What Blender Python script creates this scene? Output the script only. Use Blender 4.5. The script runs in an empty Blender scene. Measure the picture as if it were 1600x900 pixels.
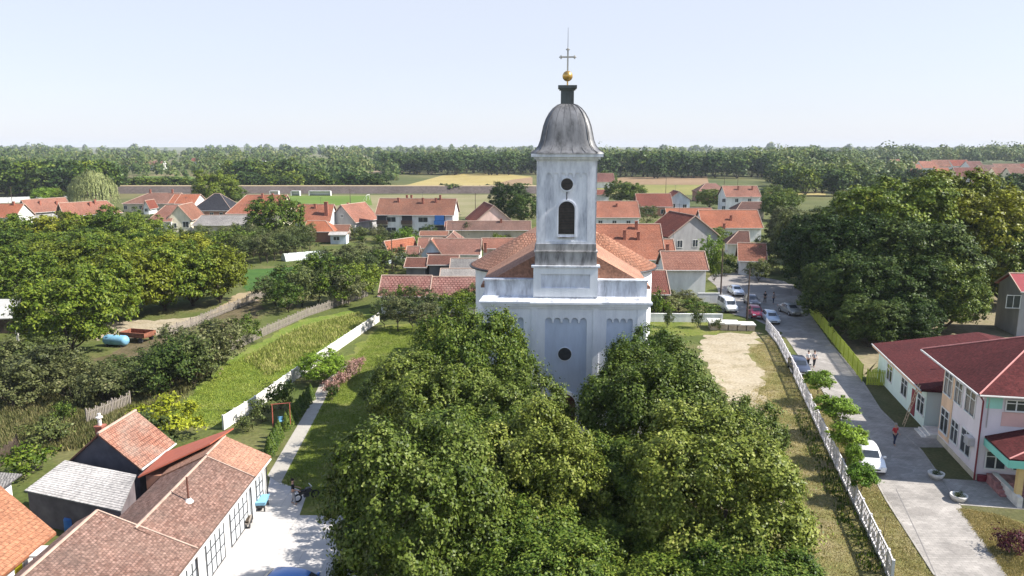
import bpy, bmesh, math, random
import numpy as np
from mathutils import Vector, Matrix

S = bpy.context.scene
COL = S.collection
R = math.radians

# ------------------------------------------------------------------ camera, light, exposure
F, HC = 1180.0, 23.0
TH = math.atan(222 / F)
cam = bpy.data.cameras.new("camera"); co = bpy.data.objects.new("camera", cam); COL.objects.link(co)
co.location = (0, 0, HC); co.rotation_euler = (math.pi / 2 - TH, 0, 0)
cam.sensor_width = 36; cam.lens = F / 1600 * 36; cam.clip_start = 0.5; cam.clip_end = 20000
S.camera = co
SUN_EL, SUN_A = 44.0, 6.0          # sun to the right, a touch towards the camera
wd = bpy.data.worlds.new("World"); S.world = wd; wd.use_nodes = True
wn = wd.node_tree.nodes; bg = wn["Background"]
sky = wn.new("ShaderNodeTexSky"); sky.sky_type = 'NISHITA'; sky.sun_disc = False
sky.sun_elevation = R(SUN_EL); sky.sun_rotation = R(90 + SUN_A)
sky.air_density = 1.0; sky.dust_density = 0.6; sky.ozone_density = 2.0; sky.altitude = 100
# thin high summer haze pales the clear sky
sm_ = wn.new("ShaderNodeMix"); sm_.data_type = 'RGBA'; sm_.inputs[0].default_value = .80; sm_.inputs[7].default_value = (3.12, 3.24, 3.72, 1)
tc_ = wn.new("ShaderNodeTexCoord"); sx_ = wn.new("ShaderNodeSeparateXYZ"); mr_ = wn.new("ShaderNodeMapRange")
mr_.inputs[1].default_value = .22; mr_.inputs[2].default_value = .62; mr_.inputs[3].default_value = .78; mr_.inputs[4].default_value = .10
nz_ = wn.new("ShaderNodeTexNoise"); nz_.inputs['Scale'].default_value = 2.2; nz_.inputs['Detail'].default_value = 4; mp_ = wn.new("ShaderNodeMapping"); mp_.inputs['Scale'].default_value = (1, 1, 6)
ad_ = wn.new("ShaderNodeMath"); ad_.operation = 'MULTIPLY_ADD'; ad_.inputs[1].default_value = .10; ad_.use_clamp = True
wd.node_tree.links.new(tc_.outputs['Generated'], mp_.inputs[0]); wd.node_tree.links.new(mp_.outputs[0], nz_.inputs['Vector']); wd.node_tree.links.new(nz_.outputs['Fac'], ad_.inputs[0])
wd.node_tree.links.new(mr_.outputs[0], ad_.inputs[2])
for a_, b_ in ((tc_.outputs['Generated'], sx_.inputs[0]), (sx_.outputs[2], mr_.inputs[0]), (ad_.outputs[0], sm_.inputs[0])): wd.node_tree.links.new(a_, b_)
wd.node_tree.links.new(sky.outputs[0], sm_.inputs[6]); wd.node_tree.links.new(sm_.outputs[2], bg.inputs[0]); bg.inputs[1].default_value = 0.13
sl = bpy.data.lights.new("sun", 'SUN'); sl.energy = 5.0; sl.angle = R(0.5); sl.color = (1.0, 0.95, 0.87)
so = bpy.data.objects.new("sun", sl); COL.objects.link(so); so.location = (60, 0, 80)
sd = Vector((math.cos(R(SUN_EL)) * math.cos(R(SUN_A)), -math.cos(R(SUN_EL)) * math.sin(R(SUN_A)), math.sin(R(SUN_EL))))
so.rotation_euler = sd.to_track_quat('Z', 'Y').to_euler()
S.view_settings.view_transform = 'Standard'; S.view_settings.look = 'None'
S.view_settings.exposure = 0.95; S.view_settings.gamma = 1
S.cycles.use_denoising = True
S.cycles.max_bounces = 6; S.cycles.diffuse_bounces = 2; S.cycles.transparent_max_bounces = 8
S.cycles.volume_bounces = 0
S.cycles.sample_clamp_indirect = 4

# ------------------------------------------------------------------ helpers
def ray(px, py):
    u = (px - 800) / F; v = (450 - py) / F
    return u, math.cos(TH) + v * math.sin(TH), -math.sin(TH) + v * math.cos(TH)
def G(px, py, z=0.0):
    dx, dy, dz = ray(px, py); t = (z - HC) / dz
    return (dx * t, dy * t)
def ZAT(py, y):
    _, dy, dz = ray(800, py); return HC + dz * y / dy
def XAT(px, py, y):
    dx, dy, _ = ray(px, py); return dx * y / dy
def DFOR(py, z):
    _, dy, dz = ray(800, py); return (z - HC) * dy / dz

def C(r, g, b, k=1.0):
    def f(c):
        c /= 255.0
        return (c / 12.92 if c <= .04045 else ((c + .055) / 1.055) ** 2.4) * k
    return (f(r), f(g), f(b), 1.0)

def dim(c, k): return (c[0] * k, c[1] * k, c[2] * k, 1)
def newmat(name):
    m = bpy.data.materials.new(name); m.use_nodes = True
    return m, m.node_tree.nodes, m.node_tree.links, m.node_tree.nodes["Principled BSDF"]
def ramp(n, stops):
    r = n.new("ShaderNodeValToRGB"); e = r.color_ramp.elements
    while len(e) < len(stops): e.new(0.5)
    for i, (p, c) in enumerate(stops): e[i].position = p; e[i].color = c
    return r
def mix(n, l, fac, a, b, mode='MIX'):
    m = n.new("ShaderNodeMix"); m.data_type = 'RGBA'; m.blend_type = mode
    for sock, v in ((m.inputs[0], fac), (m.inputs[6], a), (m.inputs[7], b)):
        if hasattr(v, 'is_linked'): l.new(v, sock)
        else: sock.default_value = v
    return m.outputs[2]
def tex(n, l, kind, scale, coord='Object', detail=4, stretch=None):
    tc = n.new("ShaderNodeTexCoord"); out = tc.outputs[coord]
    if stretch:
        mp = n.new("ShaderNodeMapping"); mp.inputs['Scale'].default_value = stretch
        l.new(out, mp.inputs[0]); out = mp.outputs[0]
    t = n.new("ShaderNodeTex" + kind); t.inputs['Scale'].default_value = scale
    if kind == 'Noise': t.inputs['Detail'].default_value = detail; t.inputs['Roughness'].default_value = .6
    l.new(out, t.inputs['Vector'])
    return t

def plain(name, col, rough=.7, var=.12, scale=1.5, metal=0, bump=0.0, stretch=None, spec=.3):
    m, n, l, b = newmat(name)
    t = tex(n, l, 'Noise', scale, stretch=stretch)
    c1 = tuple(max(0, x * (1 - var)) for x in col[:3]) + (1,); c2 = tuple(min(1, x * (1 + var)) for x in col[:3]) + (1,)
    r = ramp(n, [(.3, c1), (.7, c2)]); l.new(t.outputs['Fac'], r.inputs[0]); l.new(r.outputs[0], b.inputs['Base Color'])
    b.inputs['Roughness'].default_value = rough; b.inputs['Metallic'].default_value = metal
    b.inputs['Specular IOR Level'].default_value = spec
    if bump:
        bp = n.new("ShaderNodeBump"); bp.inputs['Strength'].default_value = bump; bp.inputs['Distance'].default_value = .05
        l.new(t.outputs['Fac'], bp.inputs['Height']); l.new(bp.outputs[0], b.inputs['Normal'])
    return m

def ground_mat(name, stops, scale=.15, fine=3.0, fineamt=.35, bump=.3, rough=.95):
    m, n, l, b = newmat(name)
    t = tex(n, l, 'Noise', scale, detail=6); r = ramp(n, [(p, dim(c, .62)) for p, c in stops])
    l.new(t.outputs['Fac'], r.inputs[0])
    f = tex(n, l, 'Noise', fine, detail=8)
    g = ramp(n, [(.3, (1 - fineamt,) * 3 + (1,)), (.7, (1 + fineamt,) * 3 + (1,))]); l.new(f.outputs['Fac'], g.inputs[0])
    l.new(mix(n, l, 1.0, r.outputs[0], g.outputs[0], 'MULTIPLY'), b.inputs['Base Color'])
    b.inputs['Roughness'].default_value = rough; b.inputs['Specular IOR Level'].default_value = .15
    bp = n.new("ShaderNodeBump"); bp.inputs['Strength'].default_value = bump; bp.inputs['Distance'].default_value = .08
    l.new(f.outputs['Fac'], bp.inputs['Height']); l.new(bp.outputs[0], b.inputs['Normal'])
    return m

def tile_mat(name, c1, c2, mortar, stain, stain_amt=.35, bw=.25, rh=.36, gap=.05, bump=.6, rough=.8, vary=1.0):
    """rows of roof tiles laid along the UVs, which are in metres"""
    m, n, l, b = newmat(name); c1, c2, mortar, stain = (dim(c, .62) for c in (c1, c2, mortar, stain))
    tc = n.new("ShaderNodeTexCoord")
    t = n.new("ShaderNodeTexBrick"); t.offset = .5; t.inputs['Scale'].default_value = 1
    t.inputs['Brick Width'].default_value = bw; t.inputs['Row Height'].default_value = rh
    t.inputs['Mortar Size'].default_value = gap; t.inputs['Mortar Smooth'].default_value = .6; t.inputs['Bias'].default_value = 0
    t.inputs['Color1'].default_value = c1; t.inputs['Color2'].default_value = c2; t.inputs['Mortar'].default_value = mortar
    l.new(tc.outputs['UV'], t.inputs['Vector'])
    s = tex(n, l, 'Noise', .55, detail=8); s2 = tex(n, l, 'Noise', 6, detail=6)
    r = ramp(n, [(.42, (0, 0, 0, 1)), (.72, (1, 1, 1, 1))]); l.new(s.outputs['Fac'], r.inputs[0])
    mm = n.new("ShaderNodeMath"); mm.operation = 'MULTIPLY'; mm.inputs[1].default_value = stain_amt
    l.new(r.outputs[0], mm.inputs[0])
    cc = mix(n, l, mm.outputs[0], t.outputs['Color'], stain)
    g = ramp(n, [(.34, (.66, .66, .67, 1)), (.66, (1.32, 1.30, 1.27, 1))]); l.new(s2.outputs['Fac'], g.inputs[0])
    oi = n.new("ShaderNodeObjectInfo"); hv = n.new("ShaderNodeHueSaturation")
    for sock, lo, hi in (('Value', 1 - .18 * vary, 1 + .12 * vary), ('Saturation', 1 - .22 * vary, 1 + .08 * vary)):
        q = n.new("ShaderNodeMapRange"); q.inputs[3].default_value = lo; q.inputs[4].default_value = hi; l.new(oi.outputs['Random'], q.inputs[0]); l.new(q.outputs[0], hv.inputs[sock])
    big_ = tex(n, l, 'Noise', .18, detail=5); gb = ramp(n, [(.35, (.80, .78, .78, 1)), (.65, (1.12, 1.1, 1.08, 1))]); l.new(big_.outputs['Fac'], gb.inputs[0])
    l.new(mix(n, l, 1.0, mix(n, l, 1.0, cc, g.outputs[0], 'MULTIPLY'), gb.outputs[0], 'MULTIPLY'), hv.inputs['Color']); l.new(hv.outputs[0], b.inputs['Base Color'])
    b.inputs['Roughness'].default_value = rough; b.inputs['Specular IOR Level'].default_value = .15
    bp = n.new("ShaderNodeBump"); bp.inputs['Strength'].default_value = bump; bp.inputs['Distance'].default_value = .04; bp.invert = True
    l.new(t.outputs['Fac'], bp.inputs['Height']); l.new(bp.outputs[0], b.inputs['Normal'])
    return m

def leaf_mat(name, dark, mid, light, yellow=None, trans=.16, spec=.14, ns=.45, namp=.75):
    m, n, l, b = newmat(name)
    g = n.new("ShaderNodeNewGeometry"); oi = n.new("ShaderNodeObjectInfo")
    r = ramp(n, [(.05, dim(dark, .6)), (.45, dim(mid, .88)), (.80, dim(light, 1.08)), (1, dim(yellow or light, 1.05))])
    nz = tex(n, l, 'Noise', ns, detail=3)
    a = n.new("ShaderNodeMath"); a.operation = 'MULTIPLY_ADD'; a.inputs[1].default_value = .55; a.inputs[2].default_value = -.12
    l.new(g.outputs['Random Per Island'], a.inputs[0])
    a2 = n.new("ShaderNodeMath"); a2.operation = 'MULTIPLY_ADD'; a2.inputs[1].default_value = namp
    l.new(nz.outputs['Fac'], a2.inputs[0]); l.new(a.outputs[0], a2.inputs[2])
    l.new(a2.outputs[0], r.inputs[0])
    hv = n.new("ShaderNodeHueSaturation"); l.new(r.outputs[0], hv.inputs['Color'])
    q = n.new("ShaderNodeMapRange"); q.inputs[3].default_value = .75; q.inputs[4].default_value = 1.25
    l.new(oi.outputs['Random'], q.inputs[0]); l.new(q.outputs[0], hv.inputs['Value'])
    q2 = n.new("ShaderNodeMapRange"); q2.inputs[3].default_value = .515; q2.inputs[4].default_value = .485
    l.new(oi.outputs['Random'], q2.inputs[0]); l.new(q2.outputs[0], hv.inputs['Hue'])
    l.new(hv.outputs[0], b.inputs['Base Color'])
    b.inputs['Roughness'].default_value = .45; b.inputs['Specular IOR Level'].default_value = spec
    tr = n.new("ShaderNodeBsdfTranslucent"); l.new(hv.outputs[0], tr.inputs[0])
    mx = n.new("ShaderNodeMixShader"); mx.inputs[0].default_value = trans
    l.new(b.outputs[0], mx.inputs[1]); l.new(tr.outputs[0], mx.inputs[2])
    l.new(mx.outputs[0], n["Material Output"].inputs['Surface'])
    return m

class MB:
    def __init__(s): s.v = []; s.f = []; s.uv = []
    def poly(s, pts, uv=None):
        i = len(s.v); s.v += [tuple(p) for p in pts]; s.f.append(tuple(range(i, i + len(pts)))); s.uv.append(uv)
    def box(s, x0, x1, y0, y1, z0, z1, M=None):
        p = [Vector(q) for q in ((x0,y0,z0),(x1,y0,z0),(x1,y1,z0),(x0,y1,z0),(x0,y0,z1),(x1,y0,z1),(x1,y1,z1),(x0,y1,z1))]
        if M: p = [M @ q for q in p]
        for a in ((0,3,2,1),(4,5,6,7),(0,1,5,4),(1,2,6,5),(2,3,7,6),(3,0,4,7)): s.poly([p[k] for k in a])
        return s
    def bar(s, a, b, w, h=None):
        a, b = Vector(a), Vector(b); d = b - a; L = d.length
        M = Matrix.Translation(a) @ d.to_track_quat('X', 'Z').to_matrix().to_4x4()
        h = h or w
        return s.box(0, L, -w / 2, w / 2, -h / 2, h / 2, M)
    def tube(s, pts, rad, n=6, cap=True):
        pts = [Vector(p) for p in pts]; rings = []
        if not hasattr(rad, '__len__'): rad = [rad] * len(pts)
        for i, p in enumerate(pts):
            d = (pts[min(i + 1, len(pts) - 1)] - pts[max(i - 1, 0)])
            q = d.to_track_quat('Z', 'Y') if d.length > 1e-6 else Vector((0, 0, 1)).to_track_quat('Z', 'Y')
            rings.append([p + q @ Vector((math.cos(t) * rad[i], math.sin(t) * rad[i], 0)) for t in (2 * math.pi * k / n for k in range(n))])
        for a, b in zip(rings, rings[1:]):
            for k in range(n): s.poly([a[k], a[(k + 1) % n], b[(k + 1) % n], b[k]])
        if cap: s.poly(rings[0][::-1]); s.poly(rings[-1])
        return s
    def lathe(s, prof, n=24, c=(0, 0, 0), a0=0, a1=2 * math.pi, uvs=None):
        full = abs(a1 - a0 - 2 * math.pi) < 1e-6
        for (r0, z0), (r1, z1) in zip(prof, prof[1:]):
            sl_ = math.hypot(r1 - r0, z1 - z0)
            for k in range(n):
                t0 = a0 + (a1 - a0) * k / n; t1 = a0 + (a1 - a0) * (k + 1) / n
                P = lambda r, t, z: (c[0] + r * math.cos(t), c[1] + r * math.sin(t), c[2] + z)
                q = [P(r0, t0, z0), P(r0, t1, z0), P(r1, t1, z1), P(r1, t0, z1)]
                uv = None
                if uvs is not None: uv = [(r0 * t0, 0), (r0 * t1, 0), (r0 * t1 if r1 < .1 else r1 * t1, sl_), (r0 * t0 if r1 < .1 else r1 * t0, sl_)]
                if r1 < 1e-4: q = q[:3]; uv = uv[:3] if uv else None
                elif r0 < 1e-4: q = [q[0], q[2], q[3]]; uv = None
                s.poly(q, uv)
        return s
    def prism(s, pts2, z0, z1, M=None):
        """extrude a 2-D outline (counter-clockwise) in z"""
        a = [Vector((x, y, z0)) for x, y in pts2]; b = [Vector((x, y, z1)) for x, y in pts2]
        if M: a = [M @ p for p in a]; b = [M @ p for p in b]
        s.poly(a[::-1]); s.poly(b); n = len(a)
        for k in range(n): s.poly([a[k], a[(k + 1) % n], b[(k + 1) % n], b[k]])
        return s
    def mesh(s, name, mats, merge=False):
        me = bpy.data.meshes.new(name); me.from_pydata([tuple(p) for p in s.v], [], s.f)
        if any(u is not None for u in s.uv):
            ul = me.uv_layers.new(name="UVMap"); i = 0
            for f, u in zip(s.f, s.uv):
                for k in range(len(f)): ul.data[i + k].uv = u[k] if u else (0, 0)
                i += len(f)
        for m in (mats if isinstance(mats, (list, tuple)) else [mats]): me.materials.append(m)
        if merge:
            bm = bmesh.new(); bm.from_mesh(me); bmesh.ops.remove_doubles(bm, verts=bm.verts, dist=1e-4)
            bmesh.ops.recalc_face_normals(bm, faces=bm.faces); bm.to_mesh(me); bm.free()
            me.polygons.foreach_set('use_smooth', [True] * len(me.polygons))
        return me
    def build(s, name, mats, parent=None, merge=False, loc=None, rot=0):
        return link(name, s.mesh(name, mats, merge), parent, loc, rot)

def link(name, me, parent=None, loc=None, rot=0):
    o = bpy.data.objects.new(name, me); COL.objects.link(o)
    if parent: o.parent = parent
    if loc: o.location = loc
    if rot: o.rotation_euler = (0, 0, rot)
    return o
def tag(o, label, cat, group=None):
    o['label'] = label; o['category'] = cat
    if group: o['group'] = group
    return o
def thing(name, label, cat, loc=(0, 0, 0), rot=0, group=None):
    o = bpy.data.objects.new(name, None); COL.objects.link(o); o.location = loc; o.rotation_euler = (0, 0, rot)
    o.empty_display_size = .3
    return tag(o, label, cat, group)
def struct(o, kind='structure'):
    o['kind'] = kind; return o
def dup(root, loc, rot=0, label=None, group=None, scale=None):
    r = root.copy(); COL.objects.link(r); r.location = loc; r.rotation_euler = (0, 0, rot)
    if label: r['label'] = label
    if group: r['group'] = group
    if scale: r.scale = scale
    def kids(a, b):
        for ch in list(a.children):
            c = ch.copy(); COL.objects.link(c); c.parent = b; kids(ch, c)
    kids(root, r)
    return r

def plate(outer, holes, thick):
    """flat plate in the XZ plane with shaped holes, front face at y=-thick, back at y=0"""
    bm = bmesh.new(); es = []
    for loop in [outer] + holes:
        vs = [bm.verts.new((x, 0, z)) for x, z in loop]
        for k in range(len(vs)): es.append(bm.edges.new((vs[k], vs[(k + 1) % len(vs)])))
    bmesh.ops.triangle_fill(bm, use_beauty=True, use_dissolve=False, edges=es)
    fs = list(bm.faces)
    r = bmesh.ops.extrude_face_region(bm, geom=fs)
    for v in r['geom']:
        if isinstance(v, bmesh.types.BMVert): v.co.y -= thick
    bmesh.ops.recalc_face_normals(bm, faces=bm.faces)
    me = bpy.data.meshes.new("plate"); bm.to_mesh(me); bm.free()
    return me
def rect(x0, x1, z0, z1): return [(x0, z0), (x1, z0), (x1, z1), (x0, z1)]
def circ(cx, cz, r, n=24): return [(cx + r * math.cos(2 * math.pi * k / n), cz + r * math.sin(2 * math.pi * k / n)) for k in range(n)]
def archw(cx, z0, z1, hw, n=10):
    zc = z1 - hw
    return [(cx - hw, z0), (cx + hw, z0)] + [(cx + hw * math.cos(math.pi * k / n), zc + hw * math.sin(math.pi * k / n)) for k in range(n + 1)]
def scallop(x0, x1, z0, z1, cnt, n=6):
    """panel outline whose top edge is a row of little round arches"""
    w = (x1 - x0) / cnt; r = w * .40; p = [(x0, z0), (x1, z0)]
    for i in range(cnt):
        cx = x1 - w * (i + .5)
        if i: p.append((cx + r + (w / 2 - r) * .9, z1 - r * 1.5))
        p.append((cx + r, z1 - r * 1.5 if i else z1 - r))
        for k in range(n + 1): p.append((cx + r * math.cos(math.pi * k / n), z1 - r + r * math.sin(math.pi * k / n)))
        if i < cnt - 1: p.append((cx - r, z1 - r * 1.5))
    out = []
    for q in p:
        if not out or (abs(q[0] - out[-1][0]) + abs(q[1] - out[-1][1])) > 1e-4: out.append(q)
    return out

# ------------------------------------------------------------------ foliage
def leafmesh(name, c, nrm, size, mat, aspect=.55, up=None):
    n = len(c); rg = np.random.default_rng(n)
    nrm = nrm / (np.linalg.norm(nrm, axis=1, keepdims=True) + 1e-9)
    a = rg.normal(size=(n, 3)) if up is None else np.tile(np.array(up, float), (n, 1)) + rg.normal(size=(n, 3)) * .25
    t = a - (a * nrm).sum(1, keepdims=True) * nrm; t /= (np.linalg.norm(t, axis=1, keepdims=True) + 1e-9)
    b = np.cross(nrm, t); s = np.asarray(size).reshape(-1, 1) * np.ones((n, 1)) * .5
    v = np.stack([c + t * s, c + b * s * aspect - nrm * s * .15, c - t * s, c - b * s * aspect - nrm * s * .15], 1).reshape(-1, 3)
    me = bpy.data.meshes.new(name)
    me.vertices.add(n * 4); me.vertices.foreach_set('co', v.astype(np.float32).ravel())
    me.loops.add(n * 4); me.loops.foreach_set('vertex_index', np.arange(n * 4, dtype=np.int32))
    me.polygons.add(n); me.polygons.foreach_set('loop_start', np.arange(0, n * 4, 4, dtype=np.int32))
    me.update(); me.materials.append(mat)
    return me
def unit(rg, n):
    d = rg.normal(size=(n, 3)); return d / np.linalg.norm(d, axis=1, keepdims=True)

def crown_points(rg, RX, H, zb, nlobe, nclump, lpc, cr, lobe=(.34, .5), zmin=-.35, inner=.12, zs=.65, warp=.055, cut=-.28):
    """crown between heights zb and H, radius RX: lobes -> clumps on their surface -> leaves"""
    cz, hz = (zb + H) / 2, (H - zb) / 2
    L = []
    for k in range(nlobe):
        t = 2 * math.pi * (k * .618 + rg.random() * .12); q = (k + .5) / nlobe; zz = (q * 2 - 1) * .72
        rr = math.sqrt(max(0, 1 - zz * zz)) * (.55 + .15 * rg.random())
        L.append((rr * math.cos(t) * RX, rr * math.sin(t) * RX, cz + zz * hz * .85, rg.uniform(*lobe) * min(RX, hz) * (1.15 - .25 * abs(zz))))
    L.append((0, 0, cz, .6 * min(RX, hz))); L = np.array(L)
    w = L[:, 3] ** 2; w /= w.sum()
    idx = rg.choice(len(L), nclump * 6, p=w); d = unit(rg, nclump * 6)
    keep = d[:, 2] > zmin; idx = idx[keep]; d = d[keep]
    P = L[idx, :3] + d * L[idx, 3:4] * (0.80 + .36 * rg.random((len(d), 1))) * np.array([1, 1, .95])
    dist = np.linalg.norm(P[:, None] - L[None, :, :3], axis=2) / L[None, :, 3]
    dist[np.arange(len(P)), idx] = 9
    ok = dist.min(1) > .86; P = P[ok][:nclump]; d = d[ok][:nclump]
    sc = min(RX, hz); ph = rg.random(6) * 6.28; q = P / sc
    W_ = np.stack([np.sin(q[:, 1] * 5.1 + q[:, 2] * 3.3 + ph[0]) + .6 * np.sin(q[:, 2] * 9.7 + q[:, 0] * 4 + ph[1]), np.sin(q[:, 2] * 4.7 + q[:, 0] * 3.9 + ph[2]) + .6 * np.sin(q[:, 0] * 10.3 + ph[3]), np.sin(q[:, 0] * 5.7 + q[:, 1] * 4.1 + ph[4]) + .6 * np.sin(q[:, 1] * 9.1 + ph[5])], 1)
    P = P + W_ * sc * warp
    gap = np.sin(q[:, 0] * 8.3 + ph[1]) * np.sin(q[:, 1] * 7.7 + ph[2]) * np.sin(q[:, 2] * 9.9 + ph[3]); ok = (gap > cut) | (rg.random(len(P)) < .18)
    P, d = P[ok], d[ok]
    m = len(P); rad = cr * (.45 + 1.1 * rg.random(m) ** 1.5)
    ii = np.repeat(np.arange(m), lpc); o = rg.normal(size=(len(ii), 3)) * .5
    o[:, 2] *= zs
    c = P[ii] + o * rad[ii, None]
    nr = d[ii] * .55 + np.array([0, 0, .45]) + o * .5 + rg.normal(size=o.shape) * .38
    k = int(len(c) * inner); j = rg.integers(0, len(L), k)
    ci = L[j, :3] + unit(rg, k) * L[j, 3:4] * .75 * rg.random((k, 1)) ** .4
    return np.vstack([c, ci]), np.vstack([nr, unit(rg, k)]), L

def trunk_mesh(rg, L, H, zb, r0, mat, limbs=7, seg=6):
    m = MB(); top = zb + (H - zb) * .45
    m.tube([(0, 0, -.3), (rg.normal() * .05, rg.normal() * .05, zb * .5), (rg.normal() * .15, rg.normal() * .15, zb), (rg.normal() * .3, rg.normal() * .3, top)],
           [r0 * 1.25, r0, r0 * .85, r0 * .4], seg)
    for q in L[:limbs]:
        z0 = min(zb * (.8 + .5 * rg.random()), q[2] - .2); a = Vector((0, 0, z0)); e = Vector((q[0], q[1], q[2])) * 1.0
        mid = (a + e) / 2 + Vector((rg.normal() * .2, rg.normal() * .2, -.15))
        m.tube([a, mid, e], [r0 * .5, r0 * .3, r0 * .1], max(4, seg - 1), cap=False)
    return m.mesh("trunk", mat, merge=True)

BARK = plain("bark", (.075, .058, .042, 1), .9, .35, 6, bump=.6)
LM = {
 'linden': leaf_mat("leaves_linden", (.022, .050, .006, 1), (.090, .128, .014, 1), (.190, .225, .046, 1), (.34, .335, .11, 1), spec=.16),
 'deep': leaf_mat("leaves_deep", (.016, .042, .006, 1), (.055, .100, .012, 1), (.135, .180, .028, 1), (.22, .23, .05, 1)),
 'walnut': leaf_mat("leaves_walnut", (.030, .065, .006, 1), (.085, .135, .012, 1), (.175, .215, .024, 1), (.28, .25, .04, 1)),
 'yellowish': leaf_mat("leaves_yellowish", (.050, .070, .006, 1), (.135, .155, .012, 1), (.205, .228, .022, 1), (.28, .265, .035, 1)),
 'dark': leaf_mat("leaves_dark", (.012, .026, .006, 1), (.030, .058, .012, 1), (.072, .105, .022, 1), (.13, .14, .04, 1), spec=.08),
 'bush': leaf_mat("leaves_bush", (.030, .050, .014, 1), (.070, .095, .026, 1), (.120, .145, .042, 1), (.19, .14, .07, 1)),
 'olive': leaf_mat("leaves_olive", (.050, .058, .020, 1), (.095, .110, .036, 1), (.145, .150, .060, 1), (.20, .15, .08, 1)),
 'willow': leaf_mat("leaves_willow", (.10, .13, .045, 1), (.19, .225, .08, 1), (.28, .31, .13, 1)),
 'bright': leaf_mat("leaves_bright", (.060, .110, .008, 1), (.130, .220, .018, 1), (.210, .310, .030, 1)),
 'lime': leaf_mat("leaves_lime", (.130, .160, .010, 1), (.260, .290, .018, 1), (.370, .380, .030, 1)),
 'forest': leaf_mat("leaves_forest", (.014, .034, .010, 1), (.040, .075, .020, 1), (.080, .125, .030, 1), (.14, .16, .05, 1), spec=.08),
 'wood': leaf_mat("leaves_wood", (.012, .030, .012, 1), (.038, .070, .020, 1), (.090, .130, .032, 1), (.15, .16, .055, 1), spec=.08, ns=.035, namp=1.1),
 'purple': leaf_mat("leaves_purple", (.035, .010, .014, 1), (.080, .022, .030, 1), (.14, .045, .05, 1)),
 'pink': leaf_mat("petals_pink", (.08, .10, .03, 1), (.26, .15, .10, 1), (.55, .33, .30, 1)),
 'gold': leaf_mat("leaves_gold", (.20, .12, .012, 1), (.38, .22, .02, 1), (.52, .34, .04, 1)),
}
PROTO = {}
def proto(kind, variants, RX, H, zb, nlobe, nclump, lpc, cr, leaf, r0=.2, mat='walnut', aspect=.55, lobe=(.34, .5), zmin=-.35, seg=6, inner=.12, zs=.65, cut=-.28):
    PROTO[kind] = []
    for v in range(variants):
        rg = np.random.default_rng(abs(hash_(kind)) + v * 17)
        c, nr, L = crown_points(rg, RX, H, zb, nlobe, nclump, lpc, cr, lobe, zmin, inner, zs, cut=cut)
        me = leafmesh("crown", c, nr, leaf * (.7 + .6 * rg.random(len(c))), LM[mat], aspect)
        PROTO[kind].append((me, trunk_mesh(rg, L, H, zb, r0, BARK, seg=seg), RX, H))
def hash_(s): return sum(ord(ch) * (i + 3) for i, ch in enumerate(s))
#      kind      n  RX   H    zb  lobes clumps lpc  cr   leaf
proto('linden', 3, 5.0, 11.0, .8, 36, 1050, 90, .44, .20, r0=.28, mat='linden', lobe=(.18, .36), aspect=.6, seg=8, inner=.05, zmin=-.6, zs=1.1, cut=-.12)
proto('walnut', 3, 5.0, 9.0, .4, 22, 380, 52, .55, .33, r0=.22, zmin=-.45, lobe=(.26, .42))
proto('broad', 2, 8.0, 17.0, .6, 34, 620, 60, .85, .46, r0=.45, lobe=(.22, .36), mat='deep', seg=8, zmin=-.5)
proto('bush', 3, 2.2, 4.2, .3, 9, 80, 42, .45, .24, r0=.07, mat='bush', zmin=-.5)
proto('orchard', 2, 1.8, 4.6, 1.0, 10, 70, 34, .35, .20, r0=.07, mat='olive', lobe=(.25, .38))
proto('forest', 5, 5.0, 15.0, .1, 15, 105, 11, 1.25, 1.25, r0=.3, mat='forest', aspect=.7, seg=4, inner=.05)
proto('globe', 1, 1.0, 3.0, 1.45, 9, 130, 55, .24, .15, r0=.035, mat='bright', lobe=(.4, .6))
proto('shrub', 2, 1.0, 1.3, .05, 7, 40, 30, .28, .14, r0=.03, mat='bush', zmin=-.4)

def tree(kind, name, label, x, y, r=None, h=None, mat=None, group=None, cat='tree', z=0, var=None, rot=None):
    """one tree: an Empty at its base with a crown and a trunk that share mesh data with their kind"""
    i = random.randrange(len(PROTO[kind])) if var is None else var
    cm, tm, RX, H = PROTO[kind][i]
    t = thing(name, label, cat, (x, y, z), random.uniform(0, 6.28) if rot is None else rot, group)
    sx = (r / RX) if r else 1; sz = (h / H) if h else 1
    t.scale = (sx, sx, sz)
    c = link('crown' if cat == 'tree' else 'foliage', cm, t)
    if mat: c.material_slots[0].link = 'OBJECT'; c.material_slots[0].material = LM[mat]
    link('trunk' if cat == 'tree' else 'stem', tm, t)
    return t

# ------------------------------------------------------------------ materials of the place
GRASS = ground_mat("field_grass", [(.3, (.085, .120, .025, 1)), (.5, (.14, .165, .045, 1)), (.62, (.20, .19, .075, 1)), (.8, (.11, .135, .03, 1))], .12, 2.5, .3)
LAWN = ground_mat("lawn", [(.3, (.13, .185, .026, 1)), (.5, (.20, .235, .045, 1)), (.68, (.30, .28, .10, 1)), (.8, (.20, .22, .05, 1))], .35, 6, .28)
DRYLAWN = ground_mat("dry_grass", [(.3, (.17, .18, .05, 1)), (.48, (.26, .24, .09, 1)), (.62, (.36, .30, .16, 1)), (.75, (.44, .37, .25, 1))], .4, 5, .3)
DIRT = ground_mat("bare_earth", [(.3, (.36, .30, .18, 1)), (.45, (.50, .42, .29, 1)), (.65, (.57, .49, .36, 1)), (.8, (.36, .32, .17, 1))], .5, 4, .25)
SOIL = ground_mat("garden_soil", [(.3, (.10, .095, .035, 1)), (.5, (.17, .135, .075, 1)), (.75, (.22, .18, .10, 1))], .5, 3, .35)
GRAVEL = ground_mat("gravel", [(.3, (.54, .50, .43, 1)), (.7, (.62, .58, .51, 1))], 1.2, 14, .12)
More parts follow.
